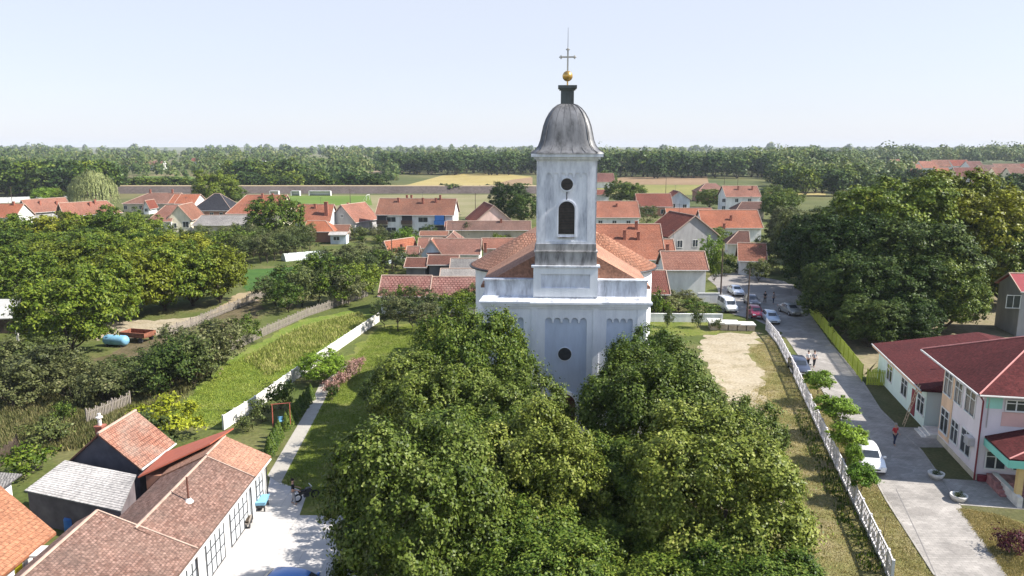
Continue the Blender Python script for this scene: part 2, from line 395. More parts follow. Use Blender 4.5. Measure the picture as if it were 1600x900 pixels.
GREENC = ground_mat("green_crop", [(.3, (.06, .14, .03, 1)), (.7, (.10, .20, .04, 1))], .4, 3, .25)
PITCH = ground_mat("pitch_grass", [(.3, (.13, .22, .03, 1)), (.7, (.20, .28, .06, 1))], .05, 1, .1)
YELLOWF = ground_mat("ripe_field", [(.3, (.42, .33, .11, 1)), (.6, (.52, .42, .17, 1)), (.8, (.36, .33, .11, 1))], .02, .3, .15)
BROWNF = ground_mat("ploughed_field", [(.3, (.32, .21, .12, 1)), (.7, (.42, .29, .17, 1))], .02, .3, .15)
TANF = ground_mat("stubble_field", [(.3, (.45, .34, .20, 1)), (.7, (.55, .44, .27, 1))], .02, .3, .12)
FAR = ground_mat("far_land", [(.35, (.09, .12, .04, 1)), (.5, (.16, .17, .06, 1)), (.65, (.27, .23, .11, 1))], .006, .08, .15)
LEVEE = ground_mat("levee_earth", [(.3, (.13, .105, .095, 1)), (.7, (.19, .155, .14, 1))], .08, 1, .25)

def paver_mat(name, c1, c2, mortar, bw, rh, gap, stain=.25):
    m, n, l, b = newmat(name); c1, c2, mortar = (dim(c, .66) for c in (c1, c2, mortar))
    tc = n.new("ShaderNodeTexCoord"); t = n.new("ShaderNodeTexBrick"); t.inputs['Scale'].default_value = 1
    t.inputs['Brick Width'].default_value = bw; t.inputs['Row Height'].default_value = rh; t.inputs['Mortar Size'].default_value = gap
    t.inputs['Color1'].default_value = c1; t.inputs['Color2'].default_value = c2; t.inputs['Mortar'].default_value = mortar
    l.new(tc.outputs['Object'], t.inputs['Vector'])
    s = tex(n, l, 'Noise', .5, detail=9); r = ramp(n, [(.3, (1 - stain,) * 3 + (1,)), (.7, (1 + stain * .5,) * 3 + (1,))])
    l.new(s.outputs['Fac'], r.inputs[0]); l.new(mix(n, l, 1, t.outputs[0], r.outputs[0], 'MULTIPLY'), b.inputs['Base Color'])
    b.inputs['Roughness'].default_value = .85
    return m
PAVE = paver_mat("paving", (.42, .385, .345, 1), (.54, .495, .445, 1), (.31, .285, .26, 1), .4, .2, .012, .38)
CONC = paver_mat("courtyard_concrete", (.70, .665, .63, 1), (.74, .70, .66, 1), (.56, .53, .49, 1), 3, 3, .02, .12)
ROADM = ground_mat("road_asphalt", [(.3, (.36, .33, .31, 1)), (.7, (.44, .41, .38, 1))], .3, 8, .12)

ORANGE = tile_mat("roof_orange", (.46, .185, .115, 1), (.53, .235, .155, 1), (.26, .09, .055, 1), (.34, .175, .125, 1), .4)
ORANGE2 = tile_mat("roof_orange_bright", (.53, .18, .09, 1), (.60, .23, .12, 1), (.38, .11, .05, 1), (.48, .2, .1, 1), .2)
REDT = tile_mat("roof_red", (.30, .095, .065, 1), (.38, .13, .09, 1), (.14, .04, .03, 1), (.24, .11, .08, 1), .4)
OLDT = tile_mat("roof_old", (.24, .135, .105, 1), (.50, .32, .26, 1), (.20, .125, .10, 1), (.24, .18, .15, 1), .65, bw=.17, rh=.16, gap=.02)
DULLT = tile_mat("roof_dull", (.34, .165, .115, 1), (.40, .21, .15, 1), (.18, .09, .065, 1), (.24, .15, .115, 1), .5)
BROWNT = tile_mat("roof_brown", (.22, .10, .075, 1), (.27, .13, .10, 1), (.10, .05, .04, 1), (.16, .10, .08, 1), .5)
STRIPET = tile_mat("roof_striped", (.40, .125, .09, 1), (.54, .22, .17, 1), (.20, .045, .03, 1), (.62, .34, .26, 1), .5, bw=.5, rh=.42, gap=.09)
SHINGLE = tile_mat("roof_shingle_red", (.115, .026, .027, 1), (.150, .036, .036, 1), (.08, .018, .02, 1), (.12, .038, .038, 1), .3, bw=.33, rh=.2, gap=.012, bump=.3, rough=.9, vary=0)
PALET = tile_mat("roof_pale_orange", (.56, .31, .21, 1), (.60, .34, .24, 1), (.46, .24, .16, 1), (.48, .28, .20, 1), .35, bw=.24, rh=.32, gap=.02, vary=.2)
GREYT = tile_mat("roof_slate", (.055, .06, .075, 1), (.075, .08, .10, 1), (.03, .03, .04, 1), (.08, .08, .09, 1), .3)
CORR = tile_mat("roof_corrugated", (.78, .75, .71, 1), (.86, .83, .79, 1), (.36, .35, .34, 1), (.36, .35, .34, 1), .6, bw=80, rh=.17, gap=.03)
CORR2 = tile_mat("roof_corrugated_grey", (.40, .38, .36, 1), (.46, .44, .41, 1), (.17, .16, .16, 1), (.25, .24, .22, 1), .5, bw=.16, rh=1.2, gap=.03)

def wallmat(name, col, dirt=.18): return plain(name, col, .85, dirt, .8, bump=.15, stretch=(1, 1, .35))
WHITE = wallmat("plaster_white", (.74, .73, .71, 1)); GREYW = wallmat("plaster_grey", (.36, .35, .35, 1)); BLUEW = wallmat("plaster_blue_grey", (.50, .56, .62, 1))
CREAM = wallmat("plaster_cream", (.72, .66, .50, 1)); PINKW = wallmat("plaster_pink", (.68, .48, .42, 1)); BEIGE = wallmat("plaster_beige", (.52, .46, .36, 1))
BRICKW = wallmat("brick_raw", (.38, .19, .13, 1)); DARKW = wallmat("plaster_dark", (.16, .155, .165, 1), .25); PEACH = wallmat("plaster_peach", (.72, .50, .34, 1))
MINT = wallmat("plaster_mint", (.58, .70, .66, 1), .06); TEAL = wallmat("plaster_teal", (.22, .58, .48, 1), .06); LILAC = wallmat("plaster_lilac", (.70, .64, .67, 1), .06)
ROSE = wallmat("plaster_rose", (.70, .42, .44, 1), .06); MAROON = wallmat("plaster_maroon", (.20, .035, .045, 1), .1)
RIDGE = plain("ridge_mortar", (.40, .29, .23, 1), .8, .2, 2); GLASS = plain("window_glass", (.035, .042, .05, 1), .12, .3, 1.2, spec=.6)
FRAMEW = plain("frame_white", (.72, .72, .70, 1), .5, .05); WOODD = plain("wood_dark", (.09, .065, .05, 1), .8, .3, 3); GUT = plain("gutter_metal", (.55, .53, .50, 1), .4, .15)
BRICK = plain("chimney_brick", (.30, .11, .075, 1), .9, .3, 5); METD = plain("metal_dark", (.05, .05, .055, 1), .5, .2); METL = plain("metal_light", (.55, .56, .58, 1), .35, .15, metal=.6)
STONEW = plain("concrete_pale", (.66, .63, .58, 1), .9, .2, 1.6, bump=.3); WOODG = plain("wood_grey", (.27, .235, .20, 1), .9, .35, 4, stretch=(6, 6, 1))
YEL = plain("paint_yellow_green", (.36, .42, .05, 1), .6, .14, 2); RUST = plain("rust_brown", (.22, .085, .05, 1), .85, .35, 3); BLUEP = plain("paint_blue", (.06, .20, .50, 1), .5, .15)
REDP = plain("paint_red", (.50, .05, .035, 1), .5, .2); SKYB = plain("paint_sky_blue", (.20, .42, .58, 1), .45, .2); YELP = plain("paint_yellow", (.75, .68, .03, 1), .6, .1)

# ------------------------------------------------------------------ ground, fields, roads
random.seed(7)
NSHEET = [0]
def sheet(name, pts, z, mat, px=True, rough=0):
    NSHEET[0] += 1; z += .00022 * NSHEET[0]      # no two sheets share a plane
    p = [(*(G(*q) if px else q), z) for q in pts]
    if rough:
        rr_ = random.Random(len(pts) * 7 + int(pts[0][0])); out = []
        for a, b in zip(p, p[1:] + p[:1]):
            L = math.hypot(b[0] - a[0], b[1] - a[1]); n = min(60, max(1, int(L / max(.5, rough)))); ox = oy = 0
            for k in range(n):
                f = k / n; w_ = 0 if k == 0 else 1
                ox = ox * .5 + rr_.gauss(0, rough * .45); oy = oy * .5 + rr_.gauss(0, rough * .45)
                out.append((a[0] + (b[0] - a[0]) * f + ox * w_, a[1] + (b[1] - a[1]) * f + oy * w_, z))
        p = out
    if sum(a[0] * b[1] - b[0] * a[1] for a, b in zip(p, p[1:] + p[:1])) < 0: p = p[::-1]
    m = MB(); m.poly(p); me = m.mesh(name, mat)
    bm = bmesh.new(); bm.from_mesh(me); bmesh.ops.triangulate(bm, faces=bm.faces)
    bmesh.ops.delete(bm, geom=[f for f in bm.faces if f.normal.z < 0], context='FACES')     # folds of the ragged edge
    bm.to_mesh(me); bm.free()
    return struct(link(name, me))
g = MB(); g.poly([(-9000, -300, 0), (9000, -300, 0), (9000, 14000, 0), (-9000, 14000, 0)]); struct(g.build("ground", FAR))
sheet("meadow", [(-90, 10), (70, 10), (120, 240), (-150, 240)], .02, GRASS, px=False)
# fields far off
sheet("ripe_field", [(590, 297), (640, 288), (700, 272), (775, 271), (830, 276), (832, 296)], .06, YELLOWF)
sheet("ploughed_field", [(740, 296), (800, 281), (832, 277), (832, 290), (832, 296)], .12, BROWNF)
sheet("ploughed_field", [(932, 288), (975, 276), (1105, 276), (1108, 289)], .06, BROWNF)
sheet("ripe_field", [(932, 304), (932, 289), (1108, 289), (1130, 305)], .06, ground_mat("grassy_field", [(.3, (.24, .25, .07, 1)), (.7, (.36, .32, .11, 1))], .03, .4, .2))
sheet("stubble_field", [(455, 269), (470, 262), (560, 259), (625, 262), (630, 269), (560, 271)], .06, TANF)
sheet("green_strip", [(205, 282), (215, 275), (300, 276), (310, 281)], .06, PITCH)
sheet("stubble_field", [(1190, 305), (1200, 300), (1290, 300), (1290, 306)], .06, YELLOWF)
sheet("stubble_field", [(1360, 262), (1370, 255), (1440, 252), (1460, 262)], .06, TANF)
sheet("sports_ground", [(380, 330), (395, 305), (840, 304), (850, 322), (820, 335), (700, 340)], .05, ground_mat("sandy_grass", [(.3, (.26, .25, .11, 1)), (.7, (.36, .32, .18, 1))], .06, 1, .15))
sheet("football_pitch", [(405, 321), (432, 306), (578, 306), (582, 321)], .09, PITCH)
# the levee behind the village: a bank with a path on its top
lv = MB()
a0, a1 = (-230, 372), (14, 372)
prof = [(0, 0), (4, 3.4), (10, 3.6), (18, 0)]
for (d0, z0), (d1, z1) in zip(prof, prof[1:]): lv.poly([(a0[0], a0[1] + d0, z0), (a1[0], a1[1] + d0, z0), (a1[0], a1[1] + d1, z1), (a0[0], a0[1] + d1, z1)])
for a in (a0, a1): lv.poly([(a[0], a[1] + d, z) for d, z in prof])
struct(lv.build("levee", LEVEE))
sheet_p = MB(); sheet_p.poly([(-230, 376.3, 3.44), (14, 376.3, 3.44), (14, 381.8, 3.62), (-230, 381.8, 3.62)]); struct(sheet_p.build("levee_path", TANF))
# the church plot and the yards
sheet("garden_lawn", [(425, 745), (500, 610), (540, 560), (590, 510), (700, 500), (700, 900), (540, 905), (545, 812), (468, 806), (478, 770)], .03, LAWN, rough=.5)
sheet("verge", [(1100, 930), (1130, 600), (1180, 530), (1205, 522), (1245, 600), (1290, 700), (1392, 915)], .03, DRYLAWN, rough=.5)
sheet("church_yard", [(600, 930), (700, 600), (1000, 600), (1130, 700), (1110, 930)], .026, SOIL, rough=.5)
sheet("bare_earth", [(1098, 526), (1140, 520), (1192, 521), (1184, 538), (1172, 552), (1186, 590), (1192, 640), (1205, 700), (1225, 770), (1205, 790), (1170, 700), (1120, 600), (1095, 560)], .034, DIRT, rough=.9)
sheet("back_lawn", [(1000, 525), (1010, 498), (1105, 503), (1130, 512), (1120, 524)], .034, LAWN, rough=.5)
sheet("courtyard", [(300, 935), (418, 768), (423, 742), (433, 752), (480, 771), (468, 806), (549, 806), (560, 935)], .034, CONC)
sheet("garden_path", [(418, 744), (486, 630), (500, 600), (519, 600), (504, 632), (438, 757)], .036, GRAVEL)
sheet("garden_path", [(506, 600), (535, 566), (548, 566), (521, 600)], .036, GRAVEL)
sheet("rough_field", [(240, 670), (355, 562), (470, 500), (592, 478), (590, 502), (460, 578), (352, 668)], .03, ground_mat("tall_grass_ground", [(.3, (.14, .215, .03, 1)), (.5, (.20, .27, .045, 1)), (.7, (.30, .31, .09, 1))], .35, 4, .3), rough=.5)
sheet("vegetable_strip", [(375, 422), (460, 417), (450, 440), (385, 455)], .04, GREENC, rough=.5)
sheet("straw_strip", [(375, 458), (420, 452), (415, 465), (320, 495)], .04, TANF, rough=.5)
sheet("garden_soil", [(0, 560), (0, 720), (230, 660), (340, 560), (350, 540), (410, 480), (410, 466), (150, 560)], .026, SOIL, rough=.9)
sheet("garden_soil", [(150, 535), (165, 505), (300, 496), (330, 500), (250, 525)], .04, DIRT, rough=.9)
sheet("front_verge", [(1392, 915), (1460, 905), (1385, 783), (1330, 682), (1265, 580), (1240, 568)], .03, DRYLAWN, rough=.5)
road_L = [(1475, 925), (1460, 900), (1385, 783), (1332, 684), (1272, 590), (1240, 545), (1222, 520), (1180, 500), (1128, 487), (1122, 455), (1112, 430)]
road_R = [(1150, 425), (1226, 440), (1260, 462), (1263, 487), (1300, 540), (1348, 597), (1375, 640), (1440, 705), (1500, 790), (1590, 925)]
sheet("road", road_L + road_R, .04, PAVE)
sheet("side_road", [(1105, 436), (1120, 425), (1240, 445), (1238, 462), (1125, 452)], .044, ROADM)
sheet("kindergarten_grass", [(1500, 795), (1560, 805), (1640, 830), (1640, 925), (1590, 925)], .034, DRYLAWN, rough=.5)
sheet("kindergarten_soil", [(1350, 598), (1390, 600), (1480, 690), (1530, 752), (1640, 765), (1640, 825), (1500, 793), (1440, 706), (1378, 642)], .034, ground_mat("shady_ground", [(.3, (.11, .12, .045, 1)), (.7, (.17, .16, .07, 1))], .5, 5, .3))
sheet("entrance_path", [(1405, 668), (1470, 670), (1480, 700), (1425, 700)], .044, PAVE)
sheet("entrance_path", [(1462, 748), (1530, 752), (1640, 775), (1640, 800), (1500, 790)], .044, PAVE)
sheet("play_ground", [(1270, 480), (1640, 460), (1640, 530), (1380, 560), (1352, 590)], .036, ground_mat("play_soil", [(.3, (.22, .20, .10, 1)), (.55, (.36, .30, .19, 1)), (.8, (.22, .23, .08, 1))], .3, 2, .25), rough=.9)
jn = MB(); jp = [G(*q) for q in ((1400, 765), (1440, 850), (1475, 930))]
for a_, b_ in zip(jp, jp[1:]): jn.bar((*a_, .0500), (*b_, .0500), .05, .008)
struct(jn.build("road_joint", plain("joint_dark", (.18, .17, .16, 1), .9)))
for i_, (px_, py_, w_, h_) in enumerate(((1395, 735, 1.4, .8), (1440, 800, 1.0, .7), (1330, 640, 1.6, 2.0), (1290, 575, 1.8, 2.6), (1500, 860, .9, .7), (1375, 705, .8, 1.6), (1245, 525, 2.2, 2.0))):
    cx_, cy_ = G(px_, py_); rr_ = random.Random(i_); st_ = MB(); st_.poly([(cx_ + w_ * math.cos(k * .52) * rr_.uniform(.6, 1.1), cy_ + h_ * math.sin(k * .52) * rr_.uniform(.6, 1.1), .0525 + i_ * .0003) for k in range(12)])
    struct(st_.build("road_patch", ground_mat("patch_%d" % i_, [(.3, (.36, .33, .30, 1)), (.7, (.46, .425, .385, 1))], .8, 9, .15)))
kb = MB()
for side in (road_L[1:6], road_R[-6:-1]):
    w = [G(*q) for q in side]
    for p, q in zip(w, w[1:]): kb.bar((*p, .03), (*q, .03), .11, .10)
struct(kb.build("kerb", plain("kerb_concrete", (.30, .28, .25, 1), .9, .25, 1.2)))

# ------------------------------------------------------------------ church
def streaky(name, col, dark, amt, rough=.85, metal=0):
    m, n, l, b = newmat(name)
    a = tex(n, l, 'Noise', 1.1, detail=8, stretch=(1.6, 1.6, .45)); f = tex(n, l, 'Noise', 5, detail=6, stretch=(2, 2, .3))
    r = ramp(n, [(.38, (0, 0, 0, 1)), (.75, (1, 1, 1, 1))]); l.new(a.outputs['Fac'], r.inputs[0])
    q = n.new("ShaderNodeMath"); q.operation = 'MULTIPLY'; l.new(r.outputs[0], q.inputs[0]); l.new(f.outputs['Fac'], q.inputs[1])
    q2 = n.new("ShaderNodeMath"); q2.operation = 'MULTIPLY'; q2.inputs[1].default_value = amt; l.new(q.outputs[0], q2.inputs[0])
    l.new(mix(n, l, q2.outputs[0], col, dark), b.inputs['Base Color']); b.inputs['Roughness'].default_value = rough; b.inputs['Metallic'].default_value = metal
    bp = n.new("ShaderNodeBump"); bp.inputs['Strength'].default_value = .2; l.new(f.outputs['Fac'], bp.inputs['Height']); l.new(bp.outputs[0], b.inputs['Normal'])
    return m
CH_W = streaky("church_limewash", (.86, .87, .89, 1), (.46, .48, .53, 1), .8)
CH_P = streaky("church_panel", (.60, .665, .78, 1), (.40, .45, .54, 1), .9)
CH_T = streaky("church_tower_limewash", (.80, .82, .87, 1), (.30, .32, .38, 1), 1.5)
CH_S = streaky("church_stained_plinth", (.42, .41, .40, 1), (.07, .065, .065, 1), 2.2)
CH_L = streaky("church_ledge", (.66, .69, .74, 1), (.20, .20, .22, 1), 1.8)
ZINC = streaky("dome_zinc", (.20, .20, .205, 1), (.05, .05, .05, 1), 2.0, .5, .25)
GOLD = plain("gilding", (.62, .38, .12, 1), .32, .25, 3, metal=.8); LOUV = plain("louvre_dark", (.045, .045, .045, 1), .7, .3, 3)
ch = thing("church", "white plastered church with bell tower, grey zinc onion dome and gold cross", "church", (4.17, 58.0, 0), R(-3))
X0, X1 = -6.35, 6.35
NE = 11.9
# nave with side apses
nv = MB(); nv.box(X0 + .1, X1 - .1, .3, 25, 0, NE)
for s in (-1, 1):
    a0_, a1_ = (-math.pi / 2, math.pi / 2) if s > 0 else (math.pi / 2, 3 * math.pi / 2)
    nv.lathe([(4.6, 0), (4.6, NE)], 20, (s * 3.7, 12.6, 0), a0_, a1_)
nv.lathe([(4.6, 0), (4.6, NE)], 20, (0, 25, 0), 0, math.pi)
nv.build("nave_wall", CH_W, ch)
rf = MB(); SL = .56; RZ = NE + .2 + 6.7 * SL
L_ = math.hypot(6.7, 6.7 * SL)
for s in (-1, 1):
    q = [(s * 6.7, .75, NE + .2), (s * 6.7, 25, NE + .2), (0, 25, RZ), (0, .75, RZ)]
    rf.poly(q if s > 0 else q[::-1], [(0, 0), (24, 0), (24, L_), (0, L_)] if s > 0 else [(0, L_), (24, L_), (24, 0), (0, 0)])
rf.poly([(-6.7, .75, NE + .2), (6.7, .75, NE + .2), (0, .75, RZ)])
rf.box(-6.7, 6.7, .75, 25, NE + .02, NE + .18)
rf.build("nave_roof", PALET, ch)
APSET = tile_mat("roof_apse", (.44, .21, .135, 1), (.52, .28, .19, 1), (.24, .11, .075, 1), (.30, .18, .13, 1), .5)
for s in (-1, 1):
    ar = MB()
    a0_, a1_ = (-math.pi / 2, math.pi / 2) if s > 0 else (math.pi / 2, 3 * math.pi / 2)
    ar.lathe([(4.65, NE - .05), (5.0, NE + .02), (5.0, NE + .14), (.001, NE + 3.05)], 28, (s * 3.7, 12.6, 0), a0_, a1_, uvs=True)
    q = [(s * 3.7, 7.6, NE + .14), (s * 3.7, 12.6, NE + 3.05), (0, 12.6, NE + 3.05), (0, 7.6, NE + .14)]
    for t in (1, -1):
        q = [(s * 3.72, 12.6 - t * 5, NE + .14), (s * 3.72, 12.6, NE + 3.05), (0, 12.6, NE + 3.05), (0, 12.6 - t * 5, NE + .14)]
        ar.poly(q, [(0, 0), (0, 5.8), (3.7, 5.8), (3.7, 0)])
    ar.build("apse_roof", APSET, ch)
ar = MB()
ar.lathe([(5.0, NE + .1), (.001, NE + 3.4)], 24, (0, 25, 0), 0, math.pi, uvs=True)
ar.build("apse_roof", APSET, ch)
for s in (-1, 1):
    gt = MB()
    gt.tube([(s * 3.7 + s * 5.08 * math.cos(t), 12.6 + 5.08 * math.sin(t), NE + .04) for t in [(-math.pi / 2 + math.pi * k / 20) for k in range(21)]], .09, 6)
    gt.build("gutter", METD, ch)
# facade: wall behind, raised relief plate in front
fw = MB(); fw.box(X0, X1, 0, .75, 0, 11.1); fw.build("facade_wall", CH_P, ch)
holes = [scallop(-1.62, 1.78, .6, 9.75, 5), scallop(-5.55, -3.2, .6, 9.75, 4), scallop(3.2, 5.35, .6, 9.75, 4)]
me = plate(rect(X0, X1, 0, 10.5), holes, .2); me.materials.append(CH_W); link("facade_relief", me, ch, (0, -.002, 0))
pl = MB()
for s in (-1, 1): pl.box(s * 2.42 - .22, s * 2.42 + .22, -.29, -.205, 0, 10.5)
for s in (-1, 1): pl.box(s * 5.98 - .34, s * 5.98 + .34, -.27, -.205, 0, 10.5)
pl.build("pilaster", CH_W, ch)
# blind arches in the side bays
for cx in (-4.38, 4.28):
    b_ = MB(); a = archw(cx, 1.0, 6.3, .78, 12); ai = archw(cx, 1.0, 6.16, .64, 12)
    me = plate(a, [ai], .06); me.materials.append(CH_W); link("blind_arch", me, ch, (0, -.004, 0))
# round window, door
for cz, r in ((6.75, .53),):
    o = MB(); o.lathe([(r + .035, 0), (r + .035, .06), (r, .06), (r, 0)], 28); me = o.mesh("oculus_frame", CH_W)
    fr = link("oculus_frame", me, ch, (.02, -.004, cz)); fr.rotation_euler = (math.pi / 2, 0, 0)
    d = MB(); d.lathe([(0.001, .03), (r, .03), (r, 0)], 28); pn = d.build("oculus_pane", LOUV, fr); 
dr = plate(archw(.05, 0, 3.75, 1.1, 14), [archw(.05, 0.0001, 3.5, .86, 14)], .2); dr.materials.append(CH_W); dd = link("door_surround", dr, ch, (0, -.004, 0))
dl = plate(archw(.05, 0, 3.5, .86, 14), [], .06); dl.materials.append(plain("door_brown", (.12, .05, .04, 1), .6, .3, 3)); link("door", dl, ch, (0, -.006, 0))
# cornice steps
cn = MB(); cn.box(X0 - .1, X1 + .1, -.30, .8, 10.5, 10.68); cn.box(X0 - .25, X1 + .25, -.42, .8, 10.68, 10.9); cn.box(X0 - .38, X1 + .38, -.55, .8, 10.9, 11.05)
cn.box(-2.75, 2.75, -.68, -.55, 10.9, 11.05)
for s in (-1, 1): cn.box(s * (X1 + .2) - .17, s * (X1 + .2) + .17, .8, 5, 10.7, 11.0)
cn.build("cornice", CH_W, ch)
# sloped metal flashing on the cornice
fl = MB(); fl.poly([(X0 - .4, -.57, 11.06), (X1 + .4, -.57, 11.06), (X1 + .1, .12, 11.42), (X0 - .1, .12, 11.42)]); fl.poly([(X0 - .4, -.57, 11.052), (X0 - .1, .12, 11.42), (X0 - .1, .12, 11.052)]); fl.poly([(X1 + .4, -.57, 11.052), (X1 + .1, .12, 11.052), (X1 + .1, .12, 11.42)])
fl.build("cornice_flashing", CH_L, ch)
pr = MB(); pr.box(X0, X1, .12, .7, 11.1, 12.62); pr.build("parapet", streaky("parapet_limewash", (.76, .79, .86, 1), (.16, .16, .19, 1), 1.6), ch)
pc = MB(); pc.box(X0 - .08, X1 + .08, .04, .78, 12.62, 12.74); pc.build("parapet_coping", CH_L, ch)
at = MB(); at.box(-2.5, 2.5, -.06, 4.8, 11.3, 13.72); at.build("tower_base", streaky("attic_limewash", (.76, .79, .86, 1), (.22, .22, .26, 1), 1.3), ch)
me = plate(rect(-2.5, 2.5, 11.42, 13.72), [rect(-1.9, 1.9, 12.1, 13.2)], .1); me.materials.append(CH_W); link("attic_panel_frame", me, ch, (0, -.062, 0))
ac = MB(); ac.box(-2.66, 2.66, -.26, 4.9, 13.72, 13.86); ac.build("attic_cornice", CH_L, ch)
for s in (-1, 1):
    b_ = MB(); b_.poly([(s * 2.5, .95, 12.6), (s * 4.7, .95, 12.6), (s * 2.5, .95, 14.4)]); b_.poly([(s * 2.5, 1.2, 12.6), (s * 4.7, 1.2, 12.6), (s * 2.5, 1.2, 14.4)])
    b_.poly([(s * 4.7, .95, 12.6), (s * 4.7, 1.2, 12.6), (s * 2.5, 1.2, 14.4), (s * 2.5, .95, 14.4)]); b_.build("shoulder_gable", CH_L, ch)
p1 = MB(); p1.box(-2.4, 2.4, 0, 4.8, 13.86, 14.95); p1.box(-2.34, 2.34, .06, 4.74, 14.95, 15.55); p1.box(-2.46, 2.46, -.06, 4.86, 14.9, 15.0); p1.build("tower_plinth", CH_S, ch)
TW = 2.30
tb = MB(); tb.box(-TW + .1, TW - .1, .16, 4.64, 15.55, 21.9); tb.build("tower_wall", CH_P if False else CH_T, ch)
hole = [scallop(-1.62, 1.62, 15.75, 20.98, 6)]
def tower_face(k):
    me = plate(rect(-TW, TW, 15.55, 21.9), hole, .1); me.materials.append(CH_T)
    o = link("tower_relief", me, ch); c = 2.4
    a = k * math.pi / 2
    o.rotation_euler = (0, 0, a); d = 2.2
    o.location = (d * math.sin(a), c - d * math.cos(a), 0)
    q = Matrix.Translation(o.location) @ Matrix.Rotation(a, 4, 'Z')
    # louvred belfry opening with moulded edge
    me = plate(archw(0, 16.1, 18.95, .74, 14), [archw(0, 16.1001, 18.83, .62, 14)], .09); me.materials.append(CH_T)
    w = link("belfry_window", me, ch); w.matrix_local = q @ Matrix.Translation((.02, -.04, 0))
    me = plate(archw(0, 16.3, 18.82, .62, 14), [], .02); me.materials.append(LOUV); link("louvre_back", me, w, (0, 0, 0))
    lm = MB()
    for i in range(20):
        z = 16.36 + i * .12
        hw = .6 if z < 18.2 else math.sqrt(max(.01, .6 ** 2 - (z - 18.2) ** 2))
        lm.bar((-hw, -.05, z), (hw, -.05, z), .06, .02)
    lm.build("louvre", WOODD, w)
    s_ = MB(); s_.box(-.62, .62, -.13, 0, 16.0, 16.1); s_.build("sill", CH_S, w)
    z = MB(); z.lathe([(.56, 0), (.56, .09), (.46, .09), (.46, 0)], 28); o2 = z.build("tower_oculus", CH_T, ch)
    o2.matrix_local = q @ Matrix.Translation((.02, -.02, 20.12)) @ Matrix.Rotation(math.pi / 2, 4, 'X')
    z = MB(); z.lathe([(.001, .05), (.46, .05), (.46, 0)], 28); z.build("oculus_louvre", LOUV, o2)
    z = MB()
    for i in range(-3, 4):
        w_ = math.sqrt(.45 ** 2 - (i * .12) ** 2); z.bar((-w_, i * .12, .07), (w_, i * .12, .07), .03)
    z.build("louvre", WOODD, o2)
    z = MB(); z.box(-.035, .035, -.06, 0, 18.95, 19.6); zz = z.build("bell_rod", METD, ch); zz.matrix_local = q @ Matrix.Translation((.02, -.02, 0))
for k in range(4): tower_face(k)
tc = MB(); c0 = 2.4
for h, z0, z1 in ((TW + .06, 21.9, 22.0), (TW + .22, 22.0, 22.18), (TW + .42, 22.18, 22.42)): tc.box(-h, h, c0 - h, c0 + h, z0, z1)
tc.build("tower_cornice", CH_T, ch)
# bell-shaped dome on a square plan with standing seams
prof = [(2.80, 22.42), (2.78, 22.50), (2.46, 22.68), (2.22, 23.0), (2.06, 23.45), (1.96, 23.95), (1.84, 24.5), (1.66, 25.0), (1.42, 25.45), (1.12, 25.82), (.78, 26.08), (.50, 26.18)]
def sq_ring(r, z, k=6, p=5.0):
    out = []
    N = 8 * k
    for i in range(N):
        t = 2 * math.pi * i / N + math.pi / 4
        cs, sn = math.cos(t), math.sin(t)
        e = (abs(cs) ** p + abs(sn) ** p) ** (-1 / p)
        out.append((r * cs * e, c0 + r * sn * e, z))
    return out
dm = MB(); rings = [sq_ring(r, z, p=14 if z < 22.6 else 7) for r, z in prof]
for a, b in zip(rings, rings[1:]):
    for k in range(len(a)): dm.poly([a[k], a[(k + 1) % len(a)], b[(k + 1) % len(b)], b[k]])
dm.poly(rings[-1])
dm.build("dome", ZINC, ch, merge=True)
sm = MB()
for k in range(4):
    M = Matrix.Translation((0, c0, 0)) @ Matrix.Rotation(k * math.pi / 2, 4, 'Z')
    for x in np.linspace(-.82, .82, 6):
        pts = [M @ Vector((x * r if abs(x) > 1e-6 else 0, -r * (1.0 if z < 23 else .985), z + .01)) for r, z in prof[1:]]
        for p, q in zip(pts, pts[1:]): sm.bar(p, q, .035, .045)
sm.build("dome_seam", plain("seam_dark", (.09, .09, .095, 1), .5, .2), ch)
LZ = streaky("lantern_sheet", (.07, .085, .085, 1), (.02, .02, .02, 1), 1.5, .5)
ln = MB(); ln.box(-.5, .5, c0 - .5, c0 + .5, 26.1, 27.25); ln.box(-.62, .62, c0 - .62, c0 + .62, 27.25, 27.36); ln.box(-.72, .72, c0 - .72, c0 + .72, 27.36, 27.58); ln.build("lantern", LZ, ch)
bl = MB(); bl.lathe([(.06, 27.58), (.06, 27.95)], 8, (0, c0, 0)); bl.lathe([(.001, 27.9)] + [(.40 * math.sin(math.pi * k / 12), 28.3 - .40 * math.cos(math.pi * k / 12)) for k in range(1, 12)] + [(.001, 28.72)], 20, (0, c0, 0))
bl.build("gilded_ball", GOLD, ch, merge=True)
cr = MB(); cr.bar((0, c0, 28.6), (0, c0, 30.25), .12); cr.bar((-.5, c0, 29.72), (.5, c0, 29.72), .11)
for x, z in ((-.52, 29.72), (.52, 29.72), (0, 30.28)):
    for dx, dz in ((0, 0), (.09, 0), (-.09, 0), (0, .09), (0, -.09)):
        cr.lathe([(.001, -.07), (.075, 0), (.001, .07)], 8, (x + dx, c0, z + dz))
cr.build("cross", plain("cross_grey", (.42, .40, .36, 1), .45, .2, metal=.2), ch)
ro = MB(); ro.tube([(0, c0, 30.2), (0, c0, 31.9)], [.025, .012], 5); ro.build("lightning_rod", METD, ch)

